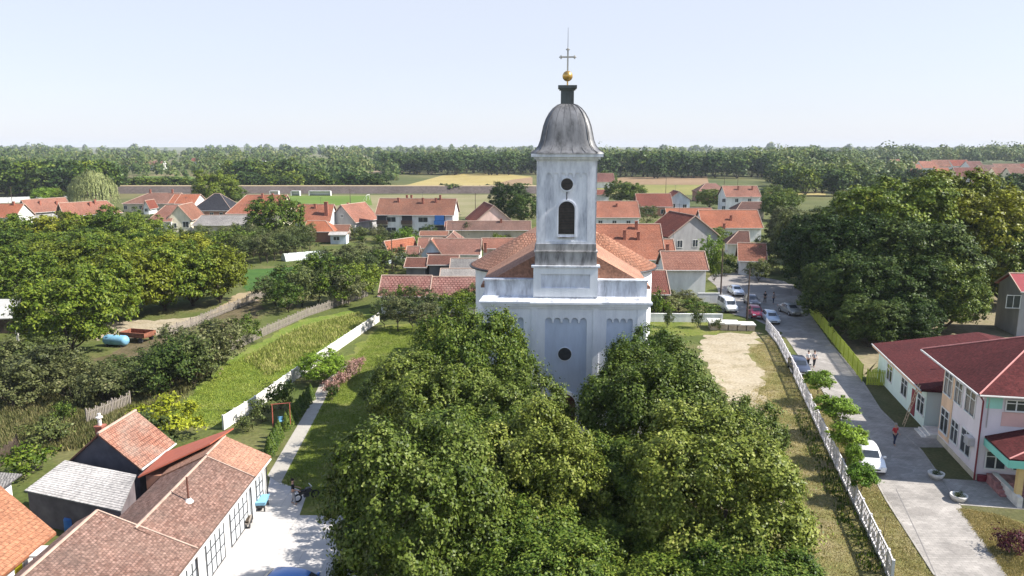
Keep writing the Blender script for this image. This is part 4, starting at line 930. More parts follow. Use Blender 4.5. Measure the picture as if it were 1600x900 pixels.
for i, (y0, y1) in enumerate(((44.9, 46.1), (40.4, 43.2), (36.9, 39.4), (33.2, 35.8), (30.0, 32.6))):
    d = MB(); d.box(gx, gx + .05, y0, y1, .05, 2.25); o = d.build("garage_door", GDO, gm)
    b = MB(); n = max(2, round((y1 - y0) / .65))
    for k in range(n + 1):
        yy = y0 + (y1 - y0) * k / n; b.box(gx + .05, gx + .09, yy - .025, yy + .025, .05, 2.25)
    for z in (.08, .9, 1.6, 2.22): b.box(gx + .05, gx + .085, y0, y1, z - .02, z + .02)
    b.build("door_frame", METD, o)
d = MB(); d.box(gx, gx + .04, 43.6, 44.3, .05, 2.2); d.build("door", GDO, gm)
gz = MB(); gz.tube([(-15.93, 28, 2.68), (-15.93, 46.9, 2.68)], .07, 6); gz.build("gutter", GUT, gm)
for y in (46.75, 43.75, 35.6): gp = MB(); gp.tube([(-15.95, y, 2.65), (gx + .12, y, 2.3), (gx + .12, y, .05)], .05, 6); gp.build("drainpipe", METD, gm)
p = MB(); p.tube([(-17.9, 38.9, 3.6), (-17.9, 38.9, 5.1)], .055, 8); p.build("stove_pipe", plain("pipe_rust", (.12, .05, .035, 1), .8, .3), gm)
p = MB(); p.lathe([(.28, 0), (.1, .25)], 10, (-17.9, 38.9, 3.62)); p.build("pipe_flashing", STONEW, gm)
go = thing("garage", "end garage with a smooth new orange tile roof by the garden path", "garage", (0, 0, 0))
roof_pair("roof", go, PALET, 43.98, 47.1, -15.95, -18.9, 2.82, 4.22, -21.9, 2.82)
ww = MB(); ww.box(-21.4, gx + .02, 46.62, 46.9, 0, 2.62); ww.poly([(-21.4, 46.9, 2.62), (gx + .02, 46.9, 2.62), (-18.9, 46.9, 4.0)]); ww.build("wall", WHITE, go)
wg = thing("outbuilding", "nearest outbuilding under a weathered tile roof with a pale verge", "outbuilding", (0, 0, 0))
roof_pair("roof", wg, OLDT, 22, 35.3, -15.98, -20.9, 2.84, 4.95, -22.0, 4.35)
c = MB(); c.bar((-15.98, 35.3, 2.88), (-20.9, 35.3, 4.98), .09, .08); c.build("verge_cap", RIDGE, wg)
w = MB(); w.box(-21.85, -21.5, 22, 35.1, 0, 4.2); w.poly([(gx, 35.1, 2.62), (-21.8, 35.1, 2.62), (-21.8, 35.1, 4.1), (-20.9, 35.1, 4.8)]); w.build("wall", DARKW, wg)
ln_ = thing("shed", "lean-to shed with smooth red roof behind the new garage", "shed", (0, 0, 0))
w = MB(); w.box(-23.3, -21.52, 45.0, 48.2, 0, 2.4); w.build("wall", BRICKW, ln_)
slab_roof("roof", [[(-23.6, 44.6, 2.5), (-19.3, 45.6, 4.32), (-18.5, 47.6, 4.6), (-23.6, 48.6, 2.5)]], ln_, plain("sheet_red", (.40, .115, .07, 1), .6, .1), .1)
w = MB(); w.box(-21.5, -19.6, 47.1, 48, 0, 3.0); w.build("back_wall", DARKW, ln_)
# small house with dark gable
sh = house("small house with dark grey gable and lichen spotted orange roof", -26.5, 48.2, math.pi / 2 - R(4), 3.9, 4.7, 2.6, 4.65, plain("gable_dark", (.085, .085, .105, 1), .9, .25, 1.2), DULLT and tile_mat("roof_lichen", (.50, .19, .11, 1), (.56, .26, .16, 1), (.24, .09, .06, 1), (.50, .42, .34, 1), .75, bw=.2, rh=.3, gap=.03), oh=.3, chim=[(-1.2, .45, .5, .22)], verge=False)
p = MB(); p.lathe([(.12, 0), (.12, .5), (.22, .5), (.22, .58), (.1, .62), (.1, .8), (.001, .84)], 10); pp = p.build("chimney_pot", STONEW, sh, loc=(-1.2, .45, 5.0))
# corrugated shed
cs = thing("shed", "dark walled shed under a weathered grey corrugated roof", "shed", (0, 0, 0))
Q = [(-29.9, 43.2, 2.25), (-22.7, 40.7, 2.15), (-23.2, 43.7, 3.05), (-28.9, 45.9, 3.05)]
slab_roof("roof", [Q], cs, CORR, .07)
w = MB(); cxm, cym = -26.2, 43.4
ins = [(cxm + (x - cxm) * .95, cym + (y - cym) * .90, z - .1) for x, y, z in Q]
for a, b in zip(ins, ins[1:] + ins[:1]): w.poly([(a[0], a[1], 0), (b[0], b[1], 0), b, a])
w.build("wall", plain("wall_mauve", (.15, .125, .13, 1), .9, .3, 1), cs)
w = MB(); w.box(-.9, .9, -.5, .5, 0, 1.5); w.build("side_store", DARKW, cs, loc=(-23.7, 40.0, 0), rot=R(-20))
b = MB(); b.box(-1.1, 1.1, -.7, .7, 1.5, 1.56); b.build("side_store_roof", CORR2, cs, loc=(-23.7, 40.0, 0), rot=R(-20))
# lower left house
bh = thing("house", "white house with yellow painted panels and orange roof, lower left corner", "house", (0, 0, 0))
slab_roof("roof", [[(-24.2, 37.0, 2.85), (-24.4, 31, 2.85), (-28.5, 31.5, 4.6), (-28.2, 38.9, 4.6)], [(-28.2, 38.9, 4.6), (-28.5, 31.5, 4.6), (-33, 31.5, 2.8), (-33, 39, 2.8)]], bh, tile_mat("roof_orange_flat", (.50, .25, .155, 1), (.55, .285, .18, 1), (.38, .17, .10, 1), (.44, .24, .15, 1), .3, bw=.3, rh=.3, gap=.02), .14)
w = MB(); w.box(-32.5, -24.75, 31, 36.4, 0, 2.7); w.build("wall", WHITE, bh)
for i, y in enumerate((33.2, 33.9, 34.6, 35.3)):
    p = MB(); p.box(-24.75, -24.70, y - .26, y + .26, 1.55, 2.4); p.build("wall_panel", (YELP, FRAMEW, YELP, GUT)[i], bh)
bc = MB(); bc.box(-23.75, -22.9, 34.3, 35.1, 0, 3.0); bo = bc.build("brick_chimney", plain("brick_red", (.36, .085, .05, 1), .9, .25, 5)); tag(bo, "square red brick chimney stack beside the weathered tile roof", "chimney")
b = MB(); b.box(-23.85, -22.8, 34.2, 35.2, 3.0, 3.1); b.build("chimney_cap", STONEW, bo)
gr_ = thing("shed", "low flat grey roof at the left edge beside the corrugated shed", "shed", (0, 0, 0))
slab_roof("roof", [[(-36, 41.0, 2.7), (-31.2, 43.0, 2.4), (-31.0, 44.8, 2.6), (-36, 45, 2.9)]], gr_, CORR2, .08)
w = MB(); w.box(-35.8, -31.5, 43.0, 44.4, 0, 2.35); w.build("wall", WHITE, gr_)
x, y = G(93, 838); bb = thing("barrel", "blue plastic barrel beside the brick chimney", "barrel", (x + .3, y + .6, 0))
b = MB(); b.lathe([(.001, 0), (.27, 0), (.30, .1), (.30, .35), (.31, .38), (.30, .41), (.30, .8), (.26, .9), (.001, .9)], 16); b.build("body", BLUEP, bb, merge=True)
# shed at the left edge
sl_e = thing("shed", "open shed with a pale sheet roof on posts at the left edge", "shed", (0, 0, 0))
slab_roof("roof", [[(-66, 85.5, 3.1), (-58.3, 86.8, 3.1), (-60.5, 92.5, 4.2), (-66, 92.5, 4.2)]], sl_e, plain("sheet_pale", (.40, .39, .36, 1), .6, .15), .1)
for x, y in ((-58.8, 87.2), (-62.5, 86.5)): b = MB(); b.box(x - .12, x + .12, y - .12, y + .12, 0, 3); b.build("post", STONEW, sl_e)
b = MB(); b.box(-66, -60.5, 91.5, 91.8, 0, 3.9); b.build("back_wall", WOODD, sl_e)

# ------------------------------------------------------------------ fences and walls
def along(pts, step):
    """points every `step` metres along a polyline with the heading of each piece"""
    out = []
    for a, b in zip(pts, pts[1:]):
        a, b = Vector(a), Vector(b); L = (b - a).length; n = max(1, round(L / step))
        for k in range(n): out.append((a.lerp(b, k / n), a.lerp(b, (k + 1) / n)))
    return out
def panel_fence(name, label, pts, step, h, maker, postm, mat, cat='fence', z=0):
    t = thing(name, label, cat, (pts[0][0], pts[0][1], z)); segs = along(pts, step); pm = {}
    o0 = Vector(pts[0])
    for i, (a, b) in enumerate(segs):
        L = round((b - a).length, 2); ang = math.atan2(b.y - a.y, b.x - a.x)
        if L not in pm: pm[L] = maker(L, h).mesh("panel", mat)
        link("panel", pm[L], t, (a.x - o0.x, a.y - o0.y, 0), ang)
        if i == 0: pmesh = postm(h).mesh("post", mat)
        link("post", pmesh, t, (a.x - o0.x, a.y - o0.y, 0), ang)
    a = segs[-1][1]; link("post", pmesh, t, (a.x - o0.x, a.y - o0.y, 0), ang)
    return t
def deco(L, h):
    m = MB(); m.box(.08, L - .08, -.035, .035, .05, .28); m.box(.08, L - .08, -.035, .035, h - .14, h)
    m.box(.08, .16, -.03, .03, .28, h - .14); m.box(L - .16, L - .08, -.03, .03, .28, h - .14)
    n = 4; w = (L - .32) / n; z0, z1 = .28, h - .14
    for k in range(n):
        x0, x1 = .16 + k * w, .16 + (k + 1) * w
        m.bar((x0, 0, z0), (x1, 0, (z0 + z1) / 2), .045); m.bar((x1, 0, (z0 + z1) / 2), (x0, 0, z1), .045)
        m.bar((x1, .001, z0), (x0, .001, (z0 + z1) / 2), .045); m.bar((x0, .001, (z0 + z1) / 2), (x1, .001, z1), .045)
    m.box(L / 2 - .3, L / 2 + .3, -.04, .04, .62, .68)
    for k in range(5): m.box(L / 2 - .3 + k * .14, L / 2 - .26 + k * .14, -.042, .042, .5, .95)
    return m
def cpost(h):
    m = MB(); m.box(-.08, .08, -.08, .08, -.1, h + .06); return m
FENW = plain("concrete_fence_white", (.66, .63, .63, 1), .9, .15, 3)
fpts = [G(1392, 915), G(1385, 897), G(1290, 697), G(1245, 598), G(1215, 538), G(1197, 516)]
panel_fence("concrete_fence", "white openwork concrete fence between church yard and road", fpts, 2.0, 1.45, deco, cpost, FENW)
def slabp(L, h):
    m = MB(); m.box(.05, L - .05, -.04, .04, 0, h * .48); m.box(.05, L - .05, -.04, .04, h * .5, h)
    return m
panel_fence("concrete_wall", "low white concrete panel wall between rough field and church garden", [G(350, 672), G(400, 640), G(470, 588), G(592, 503)], 2.0, 1.25, slabp, cpost, plain("concrete_panel", (.68, .66, .62, 1), .9, .12, 2), 'wall')
def pick(L, h):
    m = MB(); n = max(3, int(L / .16))
    for k in range(n):
        x = (k + .5) * L / n; hh = h * (.9 + .16 * math.sin(k * 2.3) * math.cos(k * 7.1)); m.box(x - .045, x + .045, -.03 + .01 * math.sin(k * 5), -.012, .05, hh)
    m.box(0, L, -.01, .03, .3, .37); m.box(0, L, -.01, .03, h * .72, h * .72 + .07); return m
def wpost(h):
    m = MB(); m.box(-.06, .06, .02, .12, -.1, h); return m
panel_fence("picket_fence", "grey weathered picket fence along the rough field", [G(362, 550), G(420, 522), G(480, 495), G(530, 478), G(575, 463)], 2.5, 1.3, pick, wpost, WOODG)
panel_fence("picket_fence", "grey picket fence below the walnut grove", [G(255, 528), G(300, 512), G(345, 492), G(412, 466)], 2.5, 1.35, pick, wpost, WOODG)
panel_fence("picket_fence", "leaning brown picket fence behind the small dark gabled house", [G(0, 730), G(30, 705)], 2.0, 1.4, pick, wpost, WOODD)
panel_fence("picket_fence", "broken wooden picket fence among the garden bushes", [G(138, 665), G(178, 648), G(205, 636)], 2.0, 1.5, pick, wpost, WOODG)
def ypick(L, h):
    m = MB(); n = int(L / .15)
    for k in range(n): x = (k + .5) * L / n; m.box(x - .052, x + .052, -.03, -.01, .08, h)
    m.box(0, L, -.01, .03, .3, .36); m.box(0, L, -.01, .03, h - .3, h - .24); return m
def ypost(h):
    m = MB(); m.box(-.04, .04, .0, .08, -.1, h + .1); return m
panel_fence("picket_fence", "yellow green picket fence of the kindergarten along the road", [G(1347, 597), G(1300, 535), G(1263, 488)], 2.4, 1.75, ypick, ypost, YEL)
panel_fence("picket_gate", "yellow green picket gate between fence and low wing", [G(1354, 602), G(1391, 604)], 1.3, 1.6, ypick, ypost, YEL, cat='gate')
def ywall(L, h):
    m = MB(); m.box(0, L, -.1, .1, 0, h); m.box(0, L, -.13, .13, h, h + .08); return m
panel_fence("garden_wall", "low white yard wall behind the church lawn", [G(1012, 503), G(1128, 504)], 3.0, 1.1, ywall, cpost, WHITE, cat='wall')
panel_fence("garden_wall", "white yard wall beside the plaza in front of the orange roofs", [G(1090, 474), G(1127, 474)], 2.0, 1.5, ywall, cpost, WHITE, cat='wall')
wl_ = [(-200, 341), (-148, 341)]
panel_fence("boundary_wall", "long white boundary wall below the woodland at the left", [G(-30, 318), G(112, 314)], 6.0, 2.2, ywall, cpost, WHITE, cat='wall')

# greenhouse, sports ground furniture, small yard things
x0, y0 = G(440, 409); x1, y1 = G(506, 403)
gh = thing("polytunnel", "pale plastic polytunnel at the edge of the orchard", "greenhouse", ((x0 + x1) / 2, (y0 + y1) / 2 + 1.2, 0), math.atan2(y1 - y0, x1 - x0) + .0)
Lg = math.hypot(x1 - x0, y1 - y0); m = MB()
pf = [(1.35 * math.cos(math.pi * k / 12), 1.5 * math.sin(math.pi * k / 12)) for k in range(13)]
for i in range(10):
    a, b = -Lg / 2 + Lg * i / 10, -Lg / 2 + Lg * (i + 1) / 10
    for (p, q), (r_, s) in zip(pf, pf[1:]): m.poly([(a, p, q), (b, p, q * (.97 + .03 * (i % 2))), (b, r_, s * (.97 + .03 * (i % 2))), (a, r_, s)])
for e in (-Lg / 2, Lg / 2): m.poly([(e, p, q) for p, q in pf])
m.build("cover", plain("plastic_film", (.62, .66, .62, 1), .35, .15, .8), gh)
m = MB()
for i in range(11): m.tube([(-Lg / 2 + Lg * i / 10, p * 1.01, q * 1.01) for p, q in pf], .03, 4)
m.build("hoop", METL, gh)
for i, (px, py, L, lab) in enumerate(((500, 305, 10, "long white dugout shelter beside the football pitch"), (462, 305, 4, "small white dugout beside the football pitch"), (429, 305, 4, "leftmost white shelter by the football pitch"))):
    x, y = G(px, py + 1); t = thing("dugout", lab, "shelter", (x + 15 * 0, y, 0)); m = MB()
    m.box(-L / 2, L / 2, 1.2, 1.3, 0, 2.2); m.box(-L / 2, L / 2, -.5, 1.3, 2.2, 2.3); m.build("shell", FRAMEW, t)
    for s in (-1, 1): m = MB(); m.box(s * L / 2 - .15, s * L / 2 + .15, -.5, 1.2, 0, 2.2); m.build("side", WHITE, t)
    m = MB(); m.box(-L / 2 + .2, L / 2 - .2, .6, 1.0, .3, .5); m.build("bench", METD, t)
def goal(px, py, lab):
    x, y = G(px, py); m = MB(); m.bar((0, -3.6, 0), (0, -3.6, 2.4), .12); m.bar((0, 3.6, 0), (0, 3.6, 2.4), .12); m.bar((0, -3.6, 2.4), (0, 3.6, 2.4), .12)
    m.bar((-1.5, -3.6, 0), (0, -3.6, 2.4), .06); m.bar((-1.5, 3.6, 0), (0, 3.6, 2.4), .06)
    o = m.build("goal", FRAMEW, loc=(x, y, 0)); tag(o, lab, "goal")
goal(575, 313, "white goal frame at the right end of the football pitch")
x, y = G(437, 667)
sw = thing("swing", "red metal swing frame with pale blue seat beside the hedge", "swing", (x + .2, y, .03), R(15)); m = MB()
for s in (-1, 1):
    for t_ in (-.6, .6): m.tube([(s * .7, t_, 0), (s * .7, 0, 2.0)], .03, 6)
m.tube([(-.8, 0, 2.0), (.8, 0, 2.0)], .03, 6); m.build("frame", plain("swing_red", (.34, .09, .06, 1), .5, .2), sw)
m = MB(); m.bar((-.25, .1, .5), (-.25, 0, 2.0), .02); m.bar((.25, .1, .5), (.25, 0, 2.0), .02); m.build("chain", METD, sw)
m = MB(); m.box(-.3, .3, -.1, .3, .45, .5); m.box(-.3, .3, .27, .32, .5, .8); m.build("seat", SKYB, sw)
x, y = G(402, 795); t = thing("box_cart", "blue storage box on small legs by the garage wall", "box", (x + .2, y, .04), R(5)); m = MB()
m.box(-.45, .45, -.55, .55, .45, .62); m.box(-.5, .5, -.6, .6, .62, .68); m.build("tray", SKYB, t)
for a in (-.38, .38):
    for b_ in (-.48, .48): m = MB(); m.box(a - .04, a + .04, b_ - .04, b_ + .04, 0, .45); m.build("leg", METD, t)
m = MB(); m.box(-.35, .35, -.4, .4, .2, .44); m.build("shelf", METD, t)
x, y = G(380, 822); t = thing("log_cart", "small wooden cart with logs by the garage wall", "cart", (x + .15, y, .04), R(10)); m = MB()
m.box(-.3, .3, -.45, .45, .28, .34); m.box(-.32, -.27, -.45, .45, .34, .5); m.box(.27, .32, -.45, .45, .34, .5); m.build("bed", WOODG, t)
for k in range(5): m = MB(); m.tube([(-.22 + .11 * k, -.4, .42 + .03 * (k % 2)), (-.22 + .11 * k, .4, .42 + .03 * (k % 2))], .055, 6); m.build("log", BARK, t)
for a in (-.3, .3):
    for b_ in (-.35, .35): m = MB(); m.lathe([(.001, -.04), (.15, -.04), (.15, .04), (.001, .04)], 10); o = m.build("wheel", METD, t, loc=(a, b_, .15)); o.rotation_euler = (0, math.pi / 2, 0)
# tank and trailer
x, y = G(184, 540); t = thing("water_tank", "pale blue cylindrical tank lying beside the rusty trailer", "tank", (x, y - .3, 0), R(-12)); t.scale = (.84, .8, .8); m = MB()
pr_ = [(.001, -1.9), (.5, -1.8), (.72, -1.55), (.75, -1.4), (.75, 1.4), (.72, 1.55), (.5, 1.8), (.001, 1.9)]
m.lathe(pr_, 18); o = m.build("body", SKYB, t, merge=True, loc=(0, 0, .95)); o.rotation_euler = (0, math.pi / 2, 0)
m = MB(); m.lathe([(.2, .7), (.2, .9), (.001, .9)], 10); m.build("hatch", METL, t, loc=(0, 0, .95))
for s in (-1.1, 1.1): m = MB(); m.box(s - .12, s + .12, -.6, .6, 0, .42); m.build("foot", METD, t)
x, y = G(216, 533); t = thing("farm_trailer", "rusty brown open farm trailer behind the blue tank", "trailer", (x, y, 0), R(-14)); m = MB()
m.box(-1.7, 1.7, -.95, .95, .65, .75); m.box(-1.7, 1.7, -1, -.94, .75, 1.25); m.box(-1.7, 1.7, .94, 1, .75, 1.25); m.box(-1.76, -1.7, -1, 1, .75, 1.25); m.box(1.7, 1.76, -1, 1, .75, 1.25); m.build("bed", RUST, t)
for a in (-1.1, 1.1):
    for b_ in (-.9, .9): m = MB(); m.lathe([(.001, -.1), (.3, -.1), (.34, -.05), (.34, .05), (.3, .1), (.001, .1)], 14); o = m.build("wheel", METD, t, loc=(a, b_, .34)); o.rotation_euler = (math.pi / 2, 0, 0)
m = MB(); m.bar((-1.7, 0, .6), (-3.0, 0, .5), .08); m.build("drawbar", RUST, t)
# stacked white blocks by the parking
x, y = G(1152, 518); t = thing("block_stack", "pile of pale stone blocks under white sheets beside the parked cars", "blocks", (x, y + 1.5, .04), R(-6)); m = MB()
for i in range(5): m.box(-3.1 + i * 1.12, -2.1 + i * 1.12, -1.2, 1.0, 0, .75 - .03 * i)
m.build("block", plain("block_tan", (.42, .34, .26, 1), .9, .2, 3), t)
for i in range(3): m = MB(); m.box(-3.3 + i * 1.95, -1.4 + i * 1.95 - .04, -1.35, 1.3 - .4 * i, .78 - .05 * i, 1.0 - .08 * i); m.build("slab", STONEW, t)
# utility poles
def pole(px, pb, h, lab, grp=None, arms=True):
    x, y = G(px, pb); t = thing("utility_pole", lab, "pole", (x, y, 0), R(random.uniform(-15, 15)), grp); m = MB(); m.tube([(0, 0, -.2), (0, 0, h)], [.14, .08], 7); m.build("shaft", WOODD, t)
    if arms: m = MB(); m.bar((-.7, 0, h - .4), (.7, 0, h - .4), .08); m.build("crossarm", WOODD, t)
pole(1125, 478, 8.5, "tall dark utility pole beside the white yard wall")
pole(1167, 500, 7.0, "thin dark pole in front of the parked red car", arms=False)
pole(1040, 245 + 60, 9, "far utility pole by the ripe field")
pole(743, 340, 8.0, "utility pole left of the tower by the sandy ground")
for i, p in enumerate(((20, 325), (150, 313), (548, 330), (1250, 300), (1131, 300), (1152, 300))): pole(*p, 8.0, "distant wooden utility pole standing among the village roofs", "distant utility poles")
pole(613, 423, 6.0, "white lamp pole in front of the small blue gabled house", arms=False)

# ------------------------------------------------------------------ cars
TYRE = plain("tyre_rubber", (.02, .02, .02, 1), .8, .1); LIGHTG = plain("headlight_glass", (.75, .76, .78, 1), .15, .05, spec=.8); TAILR = plain("tail_light_red", (.35, .02, .02, 1), .3, .1)
def paint(name, col):
    m, n, l, b = newmat(name); b.inputs['Base Color'].default_value = col; b.inputs['Roughness'].default_value = .3
    b.inputs['Coat Weight'].default_value = .6; b.inputs['Coat Roughness'].default_value = .08; b.inputs['Metallic'].default_value = .15
    return m
def car(label, x, y, head, col, kind='hatch', z=.05, group=None, sc=1.0, name='parked_car'):
    """nose along local +y"""
    t = thing(name, label, 'car', (x, y, z), head, group); t.scale = (sc, sc, sc)
    P = paint("car_paint", col)
    # stations along the length: y, bottom, shoulder, top, half width low, half width shoulder, half width top
    st = {'hatch': [(-2.05, .42, .72, .78, .66, .66, .60), (-2.0, .28, .86, .92, .76, .76, .66), (-1.75, .24, .92, 1.22, .80, .80, .62), (-1.35, .22, .93, 1.42, .82, .83, .60), (-.6, .22, .93, 1.48, .83, .84, .62), (.1, .22, .92, 1.45, .83, .84, .61), (.45, .22, .92, 1.33, .83, .84, .60), (1.05, .22, .90, .96, .83, .83, .64), (1.5, .24, .82, .88, .81, .80, .60), (1.9, .26, .70, .76, .78, .76, .55), (2.08, .36, .58, .62, .66, .64, .5)],
          'sedan': [(-2.25, .42, .74, .80, .66, .66, .60), (-2.2, .28, .88, .94, .76, .76, .64), (-1.6, .24, .92, .98, .80, .80, .64), (-1.1, .22, .93, 1.32, .83, .83, .58), (-.6, .22, .93, 1.43, .83, .84, .60), (.1, .22, .92, 1.42, .83, .84, .60), (.45, .22, .92, 1.32, .83, .84, .59), (1.1, .22, .90, .96, .83, .83, .64), (1.6, .24, .82, .88, .81, .80, .60), (2.0, .26, .70, .76, .78, .76, .55), (2.2, .36, .58, .62, .66, .64, .5)],
          'van': [(-2.2, .35, .95, 1.6, .80, .80, .70), (-2.1, .26, 1.05, 1.85, .84, .84, .74), (-1.0, .24, 1.05, 1.92, .85, .85, .76), (.6, .24, 1.05, 1.88, .85, .85, .74), (1.1, .24, 1.04, 1.6, .84, .84, .70), (1.55, .24, 1.0, 1.08, .83, .82, .66), (2.0, .26, .85, .92, .80, .78, .6), (2.2, .38, .62, .66, .7, .68, .5)]}[kind]
    def ring(s):
        y, b, sh, tp, wl, ws, wt = s; ch = .05
        pts = [(-wl, b + ch), (-wl - .03 if tp > 0 else 0, (b + sh) / 2), (-ws, sh), (-wt, tp - ch), (-wt + .12, tp), (wt - .12, tp), (wt, tp - ch), (ws, sh), (wl + .03, (b + sh) / 2), (wl, b + ch), (wl - .08, b), (-wl + .08, b)]
        return [(p[0], y, p[1]) for p in pts]
    m = MB(); rs = [ring(s) for s in st]
    for a, b in zip(rs, rs[1:]):
        for k in range(12): m.poly([a[k], b[k], b[(k + 1) % 12], a[(k + 1) % 12]])
    m.poly(rs[0]); m.poly(rs[-1][::-1])
    body = m.build("body", P, t, merge=True)
    try:
        for p in body.data.polygons: p.use_smooth = True
        es = body.modifiers.new("bevel", 'BEVEL'); es.width = .025; es.segments = 2; es.limit_method = 'ANGLE'; es.angle_limit = R(35)
    except Exception: pass
    # glass: bands proud of the cabin
    def lerp(a, b, f): return tuple(a[i] + (b[i] - a[i]) * f for i in range(3))
    cab = [i for i, s in enumerate(st) if s[3] - s[2] > .25]; i0, i1 = cab[0], cab[-1]
    off = .012
    for s_ in (3, 6):        # sides
        gl = MB()
        k0, k1 = (2, 3) if s_ == 3 else (7, 6); sg = -1 if s_ == 3 else 1
        for i in range(i0, i1):
            a, b = rs[i], rs[i + 1]; fa, fb = (.12, .88)
            ya, yb = .06, .94
            q = [lerp(lerp(a[k0], a[k1], fa), lerp(b[k0], b[k1], fa), ya), lerp(lerp(a[k0], a[k1], fa), lerp(b[k0], b[k1], fa), yb), lerp(lerp(a[k0], a[k1], fb), lerp(b[k0], b[k1], fb), yb), lerp(lerp(a[k0], a[k1], fb), lerp(b[k0], b[k1], fb), ya)]
            gl.poly([(x + sg * off, y, z + .004) for x, y, z in q])
        gl.build("side_window", GLASS, t)
    def screen(a, b, f0, f1, nm):
        g = MB(); L0, L1 = lerp(a[4], b[4], f0), lerp(a[4], b[4], f1); R0, R1 = lerp(a[5], b[5], f0), lerp(a[5], b[5], f1)
        sh = .0; ny = .018 if b[0][1] > 0 else -.018
        g.poly([(L0[0] - .02, L0[1] + ny, L0[2] + .018), (L1[0] - .02, L1[1] + ny, L1[2] + .018), (R1[0] + .02, R1[1] + ny, R1[2] + .018), (R0[0] + .02, R0[1] + ny, R0[2] + .018)]); g.build(nm, GLASS, t)
    screen(rs[i1], rs[i1 + 1], .05, .92, "windscreen"); screen(rs[i0 - 1], rs[i0], .25, .95, "rear_window")
    if kind != 'van': screen(rs[i0], rs[i0 + 1], .0, .5, "rear_window_top")
    yb = st[-1][0]
    for s_ in (-1, 1):
        h = MB(); h.box(s_ * .60 - .17, s_ * .60 + .17, yb - .33, yb - .02, .57, .72); h.build("headlight", LIGHTG, t)
        h = MB(); h.box(s_ * .66 - .12, s_ * .66 + .12, -yb - .0, -yb + .2, .66, .84); h.build("tail_light", TAILR, t)
        h = MB(); h.box(s_ * .93 - .09, s_ * .93 + .09, .62, .74, .92, 1.04); h.build("mirror", P, t)
    h = MB(); h.box(-.38, .38, yb - .04, yb + .012, .46, .56); h.build("grille", METD, t)
    h = MB(); h.box(-.62, .62, yb - .1, yb + .03, .30, .36); h.build("bumper_intake", METD, t)
    h = MB(); h.box(-.24, .24, yb + .012, yb + .035, .38, .46); h.build("number_plate", FRAMEW, t)
    for sx in (-1, 1):
        for yy in (-1.28, 1.32):
            w = MB(); w.lathe([(.16, -.1), (.29, -.1), (.31, -.06), (.31, .06), (.29, .1), (.16, .1)], 18); o = w.build("tyre", TYRE, t, merge=True, loc=(sx * .77, yy, .31)); o.rotation_euler = (0, math.pi / 2, 0)
            w = MB(); w.lathe([(.001, -.09), (.17, -.09), (.17, .09), (.001, .09)], 12); w.build("rim", METL, o)
    return t
RD = -R(13)
SILV = (.55, .57, .60, 1); WHT = (.78, .78, .77, 1)
x, y = G(1362, 740); car("white hatchback parked nose forward beside the last globe sapling", x + .35, y + 1.4, math.pi + R(-13), WHT, z=.05)
x, y = G(1211, 508); car("silver blue estate car parked beside the top end of the concrete fence", x, y + 1.8, math.pi + R(-6), (.42, .50, .60, 1))
x, y = G(1240, 494); car("grey sedan standing in the shade by the yellow green fence", x, y + 1.5, math.pi + R(8), (.30, .30, .28, 1), 'sedan')
x, y = G(1187, 500); car("dark red hatchback parked behind the pile of stone blocks", x, y + 2, math.pi - R(4), (.32, .02, .05, 1))
x, y = G(1183, 482); car("dark grey hatchback parked behind the red one", x, y + 2.5, math.pi - R(4), (.12, .12, .14, 1))
x, y = G(1155, 464); car("silver car facing the camera alone on the sunny plaza", x, y + 2, math.pi, (.62, .66, .72, 1), 'sedan')
x, y = G(1143, 490); car("white van parked between the block pile and the yard wall", x, y + 2, math.pi + R(3), WHT, 'van', name='parked_van')
x, y = G(1262, 596); car("dark blue car in the shade next to the first globe sapling", x + .3, y + 3.2, math.pi + R(-10), (.05, .06, .09, 1), 'hatch')
x, y = G(492, 893); car("bright blue car cut off by the bottom edge of the courtyard", x - .1, y - 2.7, R(-100), (.06, .20, .50, 1))
x, y = G(576, 366); car("dark car beside the grey gabled house", x, y, R(80), (.05, .05, .06, 1))

# ------------------------------------------------------------------ people
def skin_mesh(name, pts, rad, edges, mat, sub=2, root=0):
    me = bpy.data.meshes.new(name); me.from_pydata(pts, edges, []); o = bpy.data.objects.new(name, me); COL.objects.link(o)
    md = o.modifiers.new("skin", 'SKIN'); 
    for i, v in enumerate(me.skin_vertices[0].data): v.radius = (rad[i][0], rad[i][1]) if hasattr(rad[i], '__len__') else (rad[i], rad[i]); v.use_root = (i == root)
    sb = o.modifiers.new("sub", 'SUBSURF'); sb.levels = sub
    dg = bpy.context.evaluated_depsgraph_get(); out = bpy.data.meshes.new_from_object(o.evaluated_get(dg)); out.name = name
    bpy.data.objects.remove(o); out.materials.clear(); out.materials.append(mat)
    out.polygons.foreach_set('use_smooth', [True] * len(out.polygons))
    return out
SKIN = plain("skin", (.45, .27, .19, 1), .6, .1); HAIRD = plain("hair_dark", (.03, .02, .015, 1), .8, .2); HAIRG = plain("hair_grey", (.30, .28, .26, 1), .8, .2)
